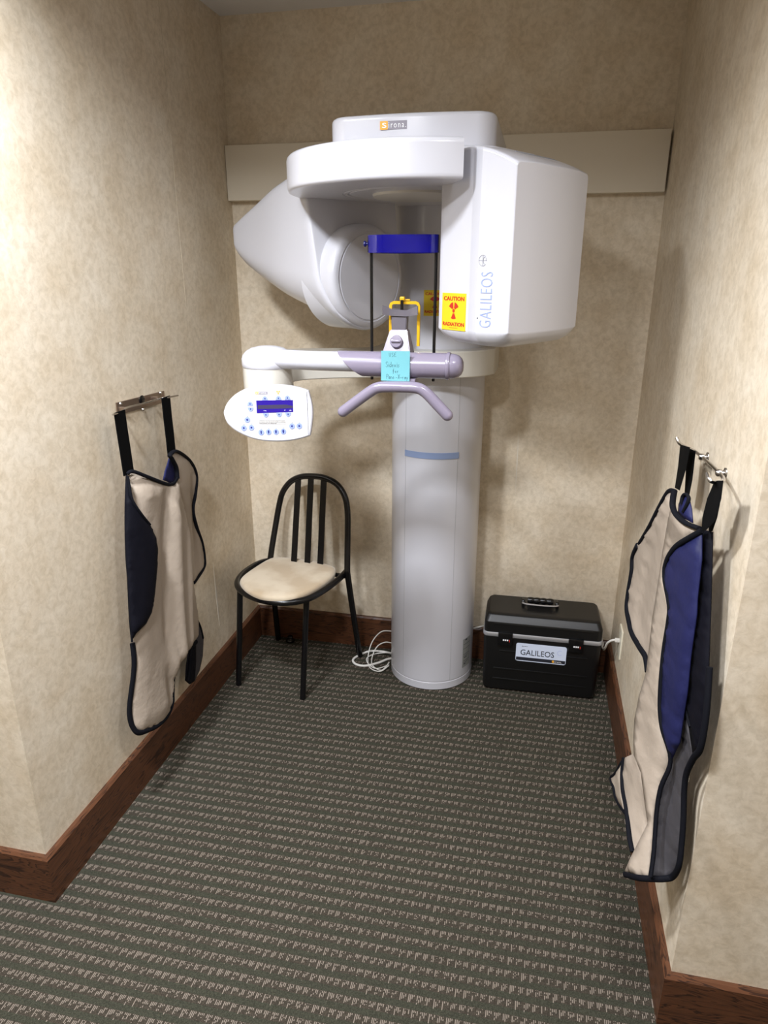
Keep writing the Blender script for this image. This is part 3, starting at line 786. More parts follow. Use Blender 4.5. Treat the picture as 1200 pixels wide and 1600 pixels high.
for i, (x, y) in enumerate([(-0.0586, -0.017), (-0.0688, -0.039), (-0.0482, -0.0378), (-0.0223, -0.0505), (-0.0022, -0.0496), (0.0179, -0.0491), (0.0378, -0.0481), (0.0616, -0.0338), (0.0812, -0.0334)]):
    circ = [(x + 33 * S * math.cos(2 * PI * k / 20), y + 33 * S * math.sin(2 * PI * k / 20)) for k in range(20)]
    if 3 <= i <= 6: w_, h_ = (6 + i) * S, 20 * S; mk = [(x - w_ * .5, y - h_), (x + w_ * .5, y - h_), (x + w_, y + 5 * S), (x + w_ * .5, y + h_), (x - w_ * .5, y + h_), (x - w_, y + 5 * S)]
    else: mk = [(x + 12 * S * math.cos(2 * PI * k / 8), y + 12 * S * math.sin(2 * PI * k / 8)) for k in range(8)]
    button(circ, mk); leds.append((x, y + 46 * S))
leds.append((0.0645, 0.0545))
for x, y in leds:
    bm = bmesh.new(); bmesh.ops.create_uvsphere(bm, u_segments=10, v_segments=6, radius=7 * S, matrix=pm @ Matrix.Translation((x, y, .0003))); obj('indicator_lamp', bm, M_PWHITE, panel)
bx, by = (-0.0175, 0.0544)
q = 140 * S
poly_plate('logo_square', [(bx - q / 2, by - 14 * S), (bx - q / 2 + 34 * S, by - 14 * S), (bx - q / 2 + 34 * S, by + 14 * S), (bx - q / 2, by + 14 * S)], .0008, pm, M_ORANGE, panel)
poly_plate('logo_strip', [(bx - q / 2 + 34 * S, by - 14 * S), (bx + q / 2, by - 14 * S), (bx + q / 2, by + 14 * S), (bx - q / 2 + 34 * S, by + 14 * S)], .0008, pm, M_LOGOG, panel)
bm = bmesh.new(); place_text(bm, 'sirona.', q * .9, 18 * S, pm @ Matrix.Translation((bx, by, .0011)), extrude=.0002, spacing=1.2); obj('lettering', bm, M_PWHITE, panel, 0)
tx, ty = (0.0271, 0.0567)
bm = bmesh.new()
for ac in (150, 30, 270):
    pts = [(tx, ty)] + [(tx + 22 * S * math.cos(math.radians(ac + t)), ty + 22 * S * math.sin(math.radians(ac + t))) for t in (-30, -10, 10, 30)]
    B_ = [bm.verts.new(pm @ Vector((x, y, .0008))) for x, y in pts]; bm.faces.new(B_)
obj('radiation_symbol', bm, M_ORANGE, panel, 0, recalc=False)
lx, ly = (0.0084, -0.0233)
poly_plate('fine_print_label', [(lx - 160 * S, ly - 22 * S), (lx + 160 * S, ly - 22 * S), (lx + 160 * S, ly + 24 * S), (lx - 160 * S, ly + 24 * S)], .0006, pm, mat('label_grey', srgb(196, 192, 188), .6), panel)
bm = bmesh.new()
place_text(bm, 'WARNING: This x-ray unit may be dangerous to patient', 300 * S, 10 * S, pm @ Matrix.Translation((lx, ly + 15 * S, .0008)), extrude=.0001)
place_text(bm, 'and operator unless safe exposure factors and operating', 308 * S, 10 * S, pm @ Matrix.Translation((lx, ly + 1 * S, .0008)), extrude=.0001)
place_text(bm, 'instructions are observed', 200 * S, 10 * S, pm @ Matrix.Translation((lx - 50 * S, ly - 13 * S, .0008)), extrude=.0001)
obj('fine_print', bm, M_PDARK, panel, 0)

# sticky note on the bar
note = thing('sticky_note', (.8115, -.878, 1.362), 'light blue paper note with pencil writing stuck on the violet-grey bar', 'note')
nm = frame_mtx((.8115, -.8765, 1.3625), Vector((1, .05, .0)), (0, -.02, 1))
bm = bmesh.new(); rings = []
for k in range(9):
    y = -.0385 + .077 * k / 8; zz = .0035 * (1 - k / 8) ** 2
    rings.append([nm @ Vector(q) for q in ((-.038, y, zz), (.038, y, zz), (.038, y, zz + .0006), (-.038, y, zz + .0006))])
add_loft(bm, rings); paper = obj('paper', bm, M_CYAN, note, 50)
GL = {'U': [[(0, 1), (.05, .15), (.3, 0), (.55, .2), (.6, 1)]], 'S': [[(.55, .9), (.3, 1), (.05, .8), (.3, .5), (.55, .25), (.3, 0), (0, .1)]],
      'E': [[(.5, 1), (.05, .95), (0, .5), (0, 0), (.55, .05)], [(0, .5), (.4, .52)]], 'i': [[(.1, .55), (.1, 0)], [(.1, .75), (.12, .8)]],
      'd': [[(.45, .5), (.15, .5), (0, .2), (.2, 0), (.45, .2)], [(.48, 1), (.45, 0)]], 'e': [[(0, .25), (.4, .3), (.3, .5), (.05, .4), (.1, .05), (.4, .05)]],
      'x': [[(0, .5), (.4, 0)], [(.4, .5), (0, 0)]], 's': [[(.35, .5), (.05, .4), (.3, .2), (.2, 0), (0, .05)]],
      'f': [[(.4, .95), (.2, 1), (.15, .6), (.15, -.2)], [(0, .5), (.4, .5)]], 'o': [[(.2, .5), (0, .25), (.2, 0), (.4, .25), (.2, .5)]],
      'r': [[(.05, .5), (.08, 0)], [(.08, .35), (.35, .5)]], 'P': [[(.1, 1), (.05, 0)], [(.1, 1), (.5, .9), (.5, .6), (.08, .5)]],
      'a': [[(.4, .5), (.1, .45), (0, .15), (.2, 0), (.4, .45)], [(.4, .5), (.42, 0)]], 'n': [[(.05, .5), (.05, 0)], [(.05, .35), (.25, .5), (.4, .3), (.4, 0)]],
      '-': [[(0, .3), (.4, .3)]], 'X': [[(0, 1), (.5, 0)], [(.5, 1), (0, 0)]], 'y': [[(0, .5), (.2, .1)], [(.4, .5), (.1, -.4)]]}
bm = bmesh.new()
for word, x0, y0, hgt, adv in (('USE', -.017, .024, .010, .0072), ('Sidexis', -.026, -.003, .0135, .0066), ('for', -.007, -.018, .0105, .0058), ('Pano -X-ray', -.024, -.034, .0125, .0056)):
    x = x0
    for ch in word:
        if ch == ' ': x += adv * .5; continue
        for stk in GL[ch]:
            pts = []
            for a_, b_2 in stk:
                yy = y0 + b_2 * hgt; kk = (yy + .0385) / .077; zz = .0035 * (1 - min(max(kk, 0), 1)) ** 2 + .0008
                pts.append(nm @ Vector((x + a_ * hgt * .78, yy, zz)))
            add_tube(bm, pts, .00035, 5)
        x += adv * (0.45 if ch == 'i' else 1)
obj('pencil_writing', bm, M_INK, paper, 0)

# ================================================================== CHAIR
ch = thing('side_chair', (.28, -.25, 0), 'black tubular metal chair with rounded slatted back and beige suede seat', 'chair')
HB = [(.506, -.103), (.103, -.034)]
hoop = [Vector(q) for q in ((.506, -.106, .002), (.496, -.16, .22), (.487, -.206, .42), (.485, -.208, .47), (.476, -.16, .60), (.468, -.128, .68), (.452, -.108, .735), (.416, -.092, .778), (.365, -.083, .799), (.312, -.080, .803),
        (.258, -.076, .796), (.212, -.076, .772), (.178, -.080, .728), (.163, -.086, .68), (.150, -.104, .60), (.137, -.150, .47), (.134, -.152, .42), (.119, -.098, .22), (.104, -.040, .002))]
tube('back_hoop', catmull(hoop, 5), .0125, M_BLACK, ch, 16)
zs = .432
ringp = [(0.4703, -0.1723, 0.432), (0.459, -0.2578, 0.432), (0.4307, -0.366, 0.432), (0.3928, -0.4477, 0.432), (0.3321, -0.4908, 0.432), (0.2594, -0.4984, 0.432), (0.1773, -0.4721, 0.432), (0.1123, -0.4233, 0.432), (0.0765, -0.3653, 0.432), (0.0645, -0.2927, 0.432), (0.0726, -0.2186, 0.432), (0.0942, -0.1591, 0.432), (0.1293, -0.1234, 0.432)]
sr = tube('seat_rail', catmull(ringp, 5), .0125, M_BLACK, ch, 14)
cm = [(0.1329, -0.1599), (0.1781, -0.136), (0.263, -0.1353), (0.3519, -0.1506), (0.4124, -0.1781), (0.4367, -0.2059), (0.4422, -0.2624), (0.4251, -0.3457), (0.3892, -0.4346), (0.3448, -0.4886), (0.2896, -0.5087), (0.2247, -0.5036), (0.1587, -0.4675), (0.1074, -0.4085), (0.0932, -0.3567), (0.1041, -0.2714)]
def cushion():
    P2 = catmull([(x, y, 0) for x, y in cm], 4, True)
    cen = Vector((0, 0, 0))
    for q_ in P2: cen += q_
    cen /= len(P2); rings = []
    for s, z in ((.90, .424), (.97, .426), (.985, .436), (1.0, .446), (.985, .454), (.94, .459), (.8, .462), (.55, .464), (.25, .465)):
        rings.append([(cen.x + (q_.x - cen.x) * s, cen.y + (q_.y - cen.y) * s, z) for q_ in P2])
    bm = bmesh.new(); add_loft(bm, rings); return bm
obj('seat', cushion(), M_SUEDE, ch, 60)
for (a, b) in (((0.1037, -0.4054, 0.42), (0.0763, -0.4253, 0.0)), ((0.379, -0.4147, 0.42), (0.3634, -0.4642, 0.0))):
    bm = bmesh.new(); add_tube(bm, [a, (b[0], b[1], .001)], .0115, 16); obj('leg', bm, M_BLACK, ch, 50)
for i in range(3):
    top = [(0.2476, -0.082, 0.7847), (0.3034, -0.082, 0.8032), (0.3577, -0.082, 0.7916)][i]; bot = [(0.2509, -0.19, 0.4507), (0.3089, -0.19, 0.4475), (0.3636, -0.19, 0.4382)][i]
    t_, b_3 = Vector(top), Vector(bot); sd = Vector((.98, -.19, 0)) * .0128; nn_ = Vector((.19, .98, .1)) * .0025
    bm = bmesh.new(); add_loft(bm, [[q_ - sd - nn_, q_ + sd - nn_, q_ + sd + nn_, q_ - sd + nn_] for q_ in (b_3, t_)]); obj('back_slat', bm, M_BLACK, ch, 0)
bm = bmesh.new(); add_tube(bm, [(.485, -.206, .425), (.137, -.150, .425)], .009, 12); obj('rear_rail', bm, M_BLACK, ch, 50)

# small black knob on the carpet under the chair
kn = bmesh.new(); kx, ky, kz_ = (0.1661, -0.0392, 0.0)
ky = min(ky, -.05)
add_lathe(kn, [(0, 0), (.017, 0), (.020, .003), (.020, .010), (.012, .014), (.010, .022), (.013, .026), (.010, .030), (0, .031)], Matrix.Translation((kx, ky, .0005)), 24)
tag(obj('floor_knob', kn, M_BLACK), 'small round black knob on the carpet beneath the chair', 'knob')

# ================================================================== EQUIPMENT CASE
case = thing('equipment_case', (1.268, -.14, 0), 'black hard-shell case with folding handle and blue-white label beside the column', 'case')
cm_ = Matrix.Translation((1.268, -.14, 0)) @ Matrix.Rotation(math.radians(1.0), 4, 'Z')
W_, D_ = .225, .100
def rr(w, d, z, r=.02, dy=0): return [cm_ @ Vector((x, y + dy, z)) for x, y in rounded_rect(2 * w, 2 * d, r, 4)]
bm = bmesh.new()
add_loft(bm, [rr(W_ - .014, D_ - .010, .004, .02), rr(W_ - .008, D_ - .003, .010), rr(W_ - .006, D_ - .0, .03), rr(W_ - .002, D_, .20), rr(W_ - .001, D_, .245)])
body = obj('case_body', bm, M_BLACKM, case, 40)
bm = bmesh.new()
add_loft(bm, [rr(W_ - .001, D_, .262), rr(W_ - .002, D_, .304, .018), rr(W_ - .003, D_ - .0015, .308, .018), rr(W_ - .011, D_ - .013, .328, .017, .004), rr(W_ - .013, D_ - .0155, .3305, .016, .005), rr(W_ - .020, D_ - .024, .336, .014, .008)])
lid = obj('case_lid', bm, M_BLACKM, case, 40, weighted=True)
for z in (.058, .105):
    bm = bmesh.new(); add_box(bm, (0, -D_ - .0005, z), (.36, .006, .005), bev=.002, mtx=cm_); obj('moulded_rib', bm, M_BLACKM, body)
for x0, x1 in ((-.16, -.10), (.10, .175)):
    bm = bmesh.new(); add_box(bm, ((x0 + x1) / 2, -D_ - .0005, .185), (x1 - x0, .006, .004), bev=.0015, mtx=cm_); obj('moulded_rib', bm, M_BLACKM, body)
bm = bmesh.new(); add_box(bm, (0, -D_ + .004, .300), (.38, .010, .012), bev=.005, mtx=cm_); obj('moulded_rib', bm, M_BLACKM, lid)
bm = bmesh.new()
add_loft(bm, [rr(W_ + .001, D_ + .002, .2455, .02), rr(W_ + .002, D_ + .003, .2475, .02), rr(W_ + .002, D_ + .003, .2605, .02), rr(W_ + .001, D_ + .002, .2625, .02)])
obj('metal_trim', bm, M_SILVER, case, 40)
for x in (-.140, .127):
    bm = bmesh.new(); add_box(bm, (x, -D_ - .005, .240), (.056, .014, .056), bev=.004, mtx=cm_); lt = obj('combination_latch', bm, M_BLACK, case)
    for k in range(3):
        bm = bmesh.new(); add_box(bm, (x - .006 + .0075 * k, -D_ - .0125, .238), (.0055, .002, .006), bev=.0007, mtx=cm_); obj('number_wheel', bm, M_PWHITE, lt)
    bm = bmesh.new(); add_box(bm, (x + .0165, -D_ - .0125, .236), (.003, .002, .010), bev=.0007, mtx=cm_); obj('red_mark', bm, M_RED, lt)
# label
lm_ = cm_ @ frame_mtx((.0, -D_ - .0008, .187), (1, 0, 0), (0, 0, 1))
LW, LH = .192, .078
bl = poly_plate('case_label', rounded_rect(LW, LH, .008), .0018, lm_, M_LABELW, case)
poly_plate('label_footer', [(-LW / 2 + .002, -LH / 2 + .004), (LW / 2 - .002, -LH / 2 + .004), (LW / 2 - .002, -LH / 2 + .018), (-LW / 2 + .002, -LH / 2 + .018)], .0024, lm_, M_PDARK, bl)
bm = bmesh.new(); place_text(bm, 'GALILEOS', .128, .024, lm_ @ Matrix.Translation((-.014, .001, .0022)), extrude=.0003); place_text(bm, 'System', .022, .004, lm_ @ Matrix.Translation((-.063, .027, .0022)), extrude=.0003)
obj('lettering', bm, M_PDARK, bl, 0)
bm = bmesh.new(); place_text(bm, 'sirona.', .030, .007, lm_ @ Matrix.Translation((.066, -.028, .0027)), extrude=.0002, spacing=1.2); obj('footer_lettering', bm, M_PWHITE, bl, 0)
poly_plate('footer_square', [(.044, -.0325), (.052, -.0325), (.052, -.0235), (.044, -.0235)], .0028, lm_, M_ORANGE, bl)
bm = bmesh.new(); ring = [lm_ @ Vector((.071 + .009 * math.cos(a), .012 + .010 * math.sin(a), .0022)) for a in [math.radians(50 + 265 * k / 24) for k in range(25)]]
add_tube(bm, ring, .0004, 6); obj('label_emblem', bm, M_PBLUE, bl, 0)
# handle
bm = bmesh.new(); add_box(bm, (-.012, .045, .338), (.145, .060, .008), bev=.003, mtx=cm_); base = obj('handle_base', bm, M_BLACK, case)
hpth = [cm_ @ Vector(q_) for q_ in ((-.077, .026, .341), (-.079, .006, .347), (-.070, -.006, .350), (-.055, -.012, .352), (-.012, -.014, .352), (.031, -.012, .352), (.046, -.006, .350), (.055, .006, .347), (.053, .026, .341))]
bm = bmesh.new(); add_tube(bm, catmull(hpth, 4), .0052, 10, flat=(.6, 1)); obj('handle_bail', bm, M_SILVER, case, 50)
bm = bmesh.new(); gp = [cm_ @ Vector((-.062 + .100 * k / 30, .020, .356)) for k in range(31)]
add_tube(bm, gp, [.0105 + .002 * abs(math.sin(PI * 4 * k / 30)) for k in range(31)], 14); obj('handle_grip', bm, M_BLACK, case, 60)
for x in (-.078, .054):
    bm = bmesh.new(); add_lathe(bm, [(0, -.006), (.009, -.006), (.010, -.003), (.010, .003), (.009, .006), (0, .006)], cm_ @ Matrix.Translation((x, .022, .346)) @ Matrix.Rotation(PI / 2, 4, 'Y'), 20); obj('handle_pivot', bm, M_BLACK, case)

# ================================================================== OUTLET AND CABLES
ow = thing('wall_socket', (XR - .002, -.262, .285), 'narrow ivory socket plate low on the right wall near the corner', 'socket')
bm = bmesh.new(); add_box(bm, (XR - .003, -.262, .287), (.006, .072, .115), bev=.002); pl_ = obj('cover_plate', bm, M_OUTLET, ow)
for z in (.328, .246):
    bm = bmesh.new(); add_lathe(bm, [(0, 0), (.003, 0), (.0025, .0012), (0, .0014)], Matrix.Translation((XR - .006, -.262, z)) @ Matrix.Rotation(-PI / 2, 4, 'Y'), 12); obj('screw', bm, M_STEEL, pl_)
pl = thing('data_cable', (XR - .03, -.262, .285), 'white cable from the right wall socket to the back of the black case', 'cable')
bm = bmesh.new(); add_tube(bm, catmull([(XR - .008, -.262, .292), (XR - .030, -.262, .290), (XR - .045, -.25, .270), (XR - .048, -.22, .232), (XR - .045, -.16, .190), (XR - .042, -.09, .16), (XR - .06, -.032, .16), (1.25, -.028, .175)], 6), .0042, 10); obj('cord', bm, M_CABLE, pl, 60)
bm = bmesh.new(); add_box(bm, (XR - .014, -.262, .292), (.018, .014, .012), bev=.002); obj('plug', bm, M_CABLE, pl)
c2 = bmesh.new(); add_tube(c2, catmull([(.992, -.06, .170), (1.02, -.05, .176), (1.045, -.030, .172), (1.10, -.028, .168), (1.2, -.028, .16)], 6), .0035, 10)
tag(obj('white_cable', c2, M_CABLE, None, 60), 'short white cable running from the column behind the black case', 'cable')

cb = thing('coiled_cable', (.60, -.10, 0), 'loops of white cable lying on the carpet left of the column', 'cable')
thick = catmull([(0.668, -0.075, 0.012)] + [(.645, -.070, .010), (.60, -.062, .010), (.545, -.066, .008), (.505, -.105, .0065), (.487, -.150, .0065), (.508, -.182, .0065), (.55, -.186, .0065), (.60, -.15, .0065), (.63, -.12, .009), (.655, -.108, .012)], 6)
bm = bmesh.new(); add_tube(bm, thick, .0050, 10); obj('thick_cord', bm, M_CABLE, cb, 60)
for pts in ([(.652, -.185, .020), (.62, -.215, .006), (.57, -.19, .005), (.545, -.11, .012), (.555, -.07, .06), (.59, -.06, .105), (.63, -.065, .118), (.665, -.07, .115)],
            [(.652, -.175, .030), (.625, -.205, .006), (.58, -.18, .010), (.567, -.12, .020), (.58, -.08, .045), (.61, -.07, .062), (.64, -.075, .066), (.662, -.08, .064)],
            [(.662, -.085, .02), (.63, -.075, .016), (.575, -.085, .010), (.545, -.13, .012), (.558, -.165, .006), (.60, -.195, .005), (.650, -.165, .012)]):
    bm = bmesh.new(); add_tube(bm, catmull(pts, 6), .0024, 8); obj('thin_cord', bm, M_CABLE, cb, 60)

# ================================================================== CLOTH
def cloth(name, outline, m, parent, folds=(), n=8, h=(1, 0, 0), thick=.003, step=.012, bulge=0.0, smooth_n=260):
    """outline: closed 3-D loop. h = direction of width; depth is filled in smoothly between the edges, with soft folds on top"""
    h = Vector(h).normalized(); up = Vector((0, 0, 1)); nrm = h.cross(up).normalized()    # points to the room
    P3 = [Vector(q_) for q_ in outline]
    # resample the edge
    E = []
    N = len(P3)
    for i in range(N):
        a, b = P3[i], P3[(i + 1) % N]; k = max(1, int((b - a).length / step))
        for j in range(k): E.append(a.lerp(b, j / k))
    s2 = [Vector((q_.dot(h), q_.z)) for q_ in E]; dep = [q_.dot(nrm) for q_ in E]
    x0, x1 = min(q_.x for q_ in s2), max(q_.x for q_ in s2); y0, y1 = min(q_.y for q_ in s2), max(q_.y for q_ in s2)
    pts = list(s2); jit = random.Random(3)
    gx = int((x1 - x0) / step) + 1; gy = int((y1 - y0) / step) + 1
    def inside(q_):
        c = False; j = len(s2) - 1
        for i in range(len(s2)):
            a, b = s2[i], s2[j]
            if (a.y > q_.y) != (b.y > q_.y) and q_.x < (b.x - a.x) * (q_.y - a.y) / (b.y - a.y) + a.x: c = not c
            j = i
        return c
    arr = np.array([(q_.x, q_.y) for q_ in s2])
    for i in range(gx):
        for j in range(gy):
            q_ = Vector((x0 + (i + .5 * (j % 2) + .2 * (jit.random() - .5)) * step, y0 + j * step * .9))
            if inside(q_) and np.min(np.hypot(arr[:, 0] - q_.x, arr[:, 1] - q_.y)) > step * .5: pts.append(q_)
    nb = len(s2)
    vv, ee, ff, ov, oe, of = delaunay_2d_cdt(pts, [], [list(range(nb))], 1, 1e-7)
    V2 = np.array([(q_.x, q_.y) for q_ in vv]); D = np.zeros(len(vv)); fixed = np.zeros(len(vv), bool)
    for i, o_ in enumerate(ov):
        b = [k for k in o_ if k < nb]
        if b: D[i] = dep[b[0]]; fixed[i] = True
    # start value: inverse distance
    for i in range(len(vv)):
        if not fixed[i]:
            d = np.hypot(arr[:, 0] - V2[i, 0], arr[:, 1] - V2[i, 1]) + 1e-5; w = d ** -3; D[i] = (w @ np.array(dep)) / w.sum()
    adj = [[] for _ in vv]
    for a, b in ee: adj[a].append(b); adj[b].append(a)
    # smooth with padded neighbour table
    mxn = max(len(a) for a in adj); T = np.zeros((len(vv), mxn), int); Wt = np.zeros((len(vv), mxn))
    for i, a in enumerate(adj):
        T[i, :len(a)] = a; Wt[i, :len(a)] = 1
    cnt = np.maximum(Wt.sum(1), 1)
    for _ in range(smooth_n):
        Dn = (D[T] * Wt).sum(1) / cnt; D = np.where(fixed, D, Dn)
    dist = np.array([np.min(np.hypot(arr[:, 0] - a, arr[:, 1] - b)) for a, b in V2])
    edge = np.clip(dist / .05, 0, 1)
    D = D + bulge * np.sqrt(edge)
    for (amp, sx, z_a, tilt, wid, z_b, z_c) in folds:
        # a soft ridge line: centre sx at height z_a, leaning by tilt, fading beyond z_b..z_c
        c = sx + (V2[:, 1] - z_a) * tilt
        g = np.exp(-((V2[:, 0] - c) / wid) ** 2) * np.clip((V2[:, 1] - z_b) / .08, 0, 1) * np.clip((z_c - V2[:, 1]) / .08, 0, 1)
        D = D + amp * g * np.clip(dist / .03, 0, 1)
    bm = bmesh.new()
    F_ = [bm.verts.new(h * V2[i, 0] + nrm * (D[i]) + up * V2[i, 1]) for i in range(len(vv))]
    for f in ff:
        try: bm.faces.new([F_[k] for k in f])
        except ValueError: pass
    bmesh.ops.recalc_face_normals(bm, faces=bm.faces)
    o_ = obj(name, bm, m, parent, 60)
    sm_ = o_.modifiers.new('solid', 'SOLIDIFY'); sm_.thickness = thick; sm_.offset = 0
    return o_

def binding(name, pts, parent, r=.0068, m=None, closed=False, flat=(1, .7)):
    P_ = catmull(pts, 5, closed); bm = bmesh.new(); add_tube(bm, P_, r, 10, closed, flat=flat)
    o_ = obj(name, bm, m or M_BIND, parent, 60); return o_

def strap(name, pts, w, parent, m=None):
    """flat webbing; pts list of (centre point, half-width vector)"""
    bm = bmesh.new(); rings = []
    for c, hv in pts:
        c = Vector(c); hv = Vector(hv)
        n_ = Vector((1, 0, 0)) if abs(hv.x) < abs(hv.y) else Vector((0, 1, 0))
        rings.append([c - hv - n_ * w, c + hv - n_ * w, c + hv + n_ * w, c - hv + n_ * w])
    add_loft(bm, rings); return obj(name, bm, m or M_STRAP, parent, 30)

# ------------------------------------------------ left hanger
hg = thing('apron_hanger', (.004, -.80, 1.225), 'flat bronze-toned wall hanger with bent wire rod on the left wall', 'wall hook')
q_tl, q_tr, q_br, q_bl = [(0.004, -0.9156, 1.2406), (0.004, -0.6456, 1.2317), (0.004, -0.6488, 1.1965), (0.004, -0.9171, 1.2047)]
bm = bmesh.new()
A_ = [bm.verts.new(q_) for q_ in (q_tl, q_tr, q_br, q_bl)]; B_ = [bm.verts.new((.001, q_[1], q_[2])) for q_ in (q_tl, q_tr, q_br, q_bl)]
bm.faces.new(A_); bm.faces.new(B_[::-1])
for k in range(4): bm.faces.new((A_[k], A_[(k + 1) % 4], B_[(k + 1) % 4], B_[k]))
bpl = obj('back_plate', bm, M_PLATE, hg, 0)
rodp = [(0.062, -1.0284, 1.2306), (0.06, -1.0102, 1.2296), (0.052, -0.9599, 1.2278), (0.03, -0.9081, 1.2264), (0.028, -0.8226, 1.2222), (0.03, -0.7289, 1.2206), (0.05, -0.744, 1.2269), (0.06, -0.7267, 1.2263), (0.062, -0.6657, 1.2222)]
bm = bmesh.new(); add_tube(bm, catmull(rodp, 5), .0028, 10); obj('wire_rod', bm, M_STEEL, hg, 50)
for y, z in [(-0.8957, 1.2343), (-0.6704, 1.2291), (-0.7816, 1.1962)]:
    bm = bmesh.new(); add_lathe(bm, [(0, 0), (.0055, 0), (.0045, .003), (0, .0038)], Matrix.Translation((.004, y, z)) @ Matrix.Rotation(PI / 2, 4, 'Y'), 14); obj('screw', bm, M_STEEL, bpl)
y, z = (-0.7826, 1.2259)
bm = bmesh.new(); add_lathe(bm, [(0, .001), (.011, .001), (.012, 0), (.014, 0), (.0145, .002), (.012, .003), (.0, .0025)], Matrix.Translation((.004, y, z)) @ Matrix.Rotation(PI / 2, 4, 'Y'), 20); obj('black_grommet', bm, M_BLACK, bpl)
for y0, x0 in ((rodp[3][1], rodp[3][0]), (rodp[5][1], rodp[5][0])):
    bm = bmesh.new(); add_box(bm, (.016, y0, rodp[4][2]), (.026, .008, .012), bev=.002); obj('rod_bracket', bm, M_PLATE, bpl)

# ------------------------------------------------ left apron
HL = (-.05, 1, 0)     # width direction of the hanging cloth; the wall normal is +x
la = thing('lead_apron', (.07, -.80, .24), 'taupe lead apron with navy lining and black binding hanging on the left wall', 'apron')
def nl(h_): return h_
La_main = [(0.0556, -0.9848, 1.0549), (0.0661, -0.9725, 1.0571), (0.0796, -0.92, 1.0262), (0.0822, -0.8356, 0.9808), (0.0773, -0.7781, 0.9598), (0.0748, -0.7445, 0.9703), (0.074, -0.741, 0.9316), (0.0717, -0.7227, 0.8681), (0.0684, -0.7057, 0.7631), (0.0673, -0.7086, 0.7023), (0.0654, -0.7026, 0.6448), (0.0609, -0.685, 0.5235), (0.058, -0.6762, 0.4313), (0.0579, -0.688, 0.3631), (0.0673, -0.7745, 0.3659), (0.0721, -0.8283, 0.3663), (0.0754, -0.8743, 0.3608), (0.0774, -0.9061, 0.3334), (0.0776, -0.9188, 0.2848), (0.0776, -0.9248, 0.2553), (0.0801, -0.9618, 0.2379), (0.0845, -1.0171, 0.2396), (0.0826, -1.0505, 0.247), (0.0799, -1.0799, 0.2609), (0.0754, -1.1254, 0.2798), (0.0663, -1.1352, 0.3077), (0.0605, -1.1343, 0.3457), (0.061, -1.1255, 0.3832), (0.0675, -1.1002, 0.462), (0.0687, -1.0884, 0.51), (0.0652, -1.081, 0.5637), (0.0601, -1.0714, 0.636), (0.057, -1.0509, 0.746), (0.0547, -1.0346, 0.8327), (0.054, -1.0247, 0.8818), (0.0529, -1.0084, 0.9614), (0.0542, -0.9932, 1.024)]
apr = cloth('front_panel', La_main, M_BEIGE, la, h=HL, bulge=.018,
      folds=((.022, -.83, .70, .10, .030, .20, .98), (-.016, -.89, .70, .16, .022, .45, 1.0), (.014, -.76, .60, .16, .020, .25, .95), (-.014, -.95, .33, .0, .02, .2, .42), (.012, -.91, .40, -.05, .02, .22, .48), (-.01, -.80, .90, -.6, .02, .8, 1.0)))
La_navy = [(0.0715, -1.0104, 1.0564), (0.0746, -1.0131, 1.0279), (0.0797, -1.0163, 0.9861), (0.0915, -1.0014, 0.9415), (0.0952, -0.9683, 0.8957), (0.0979, -0.9455, 0.8449), (0.0985, -0.9465, 0.801), (0.0982, -0.9596, 0.7497), (0.0972, -0.9856, 0.6794), (0.0958, -1.0116, 0.6299), (0.0934, -1.0437, 0.6089), (0.0871, -1.0896, 0.5999), (0.0802, -1.1013, 0.5851), (0.0758, -1.0931, 0.649), (0.0721, -1.0742, 0.7581), (0.0688, -1.0596, 0.844), (0.0668, -1.0513, 0.8928), (0.0669, -1.0376, 0.9554), (0.0684, -1.0191, 1.0325)]
cloth('folded_lining', La_navy, M_NAVYD, la, h=HL, bulge=.012, folds=((.010, -.95, .75, .0, .03, .5, 1.0),))
La_wing = [(0.0792, -0.7832, 1.0578), (0.0756, -0.737, 1.0587), (0.0695, -0.6653, 1.0199), (0.0625, -0.6127, 0.9749), (0.059, -0.5899, 0.9288), (0.0608, -0.6167, 0.8727), (0.0628, -0.6431, 0.829), (0.059, -0.6224, 0.7601), (0.0532, -0.5825, 0.6814), (0.0508, -0.5716, 0.6165), (0.0516, -0.5845, 0.588), (0.0596, -0.663, 0.5753), (0.0622, -0.6874, 0.5724), (0.0654, -0.7026, 0.6448), (0.0673, -0.7078, 0.7064), (0.0684, -0.7094, 0.7444), (0.0717, -0.7263, 0.8499), (0.074, -0.741, 0.9316), (0.0748, -0.7445, 0.9703), (0.0763, -0.7552, 1.0104)]
cloth('side_wing', La_wing, M_BEIGE, la, h=HL, bulge=.006, folds=((-.014, -.64, .80, .05, .02, .55, .98),))
La_neck = [(0.0648, -0.7579, 1.0506), (0.062, -0.7285, 1.0098), (0.0605, -0.7154, 0.9686), (0.0614, -0.7309, 0.9561), (0.0648, -0.7757, 0.9639), (0.0685, -0.82, 0.9862), (0.0676, -0.8033, 1.0085), (0.0663, -0.7838, 1.0248)]
cloth('neck_lining', La_neck, M_NAVY, la, h=HL)
La_lap = [(0.05, -0.6808, 0.4328), (0.0469, -0.6544, 0.4128), (0.0435, -0.6301, 0.3653), (0.0411, -0.6144, 0.3154), (0.0419, -0.6339, 0.2537), (0.0452, -0.6741, 0.2154), (0.0503, -0.7257, 0.204), (0.0554, -0.7704, 0.2202), (0.0593, -0.8006, 0.255), (0.0584, -0.783, 0.3035), (0.0564, -0.756, 0.3515), (0.0501, -0.6967, 0.3519)]
cloth('side_lappet', La_lap, M_GREY, la, h=HL)
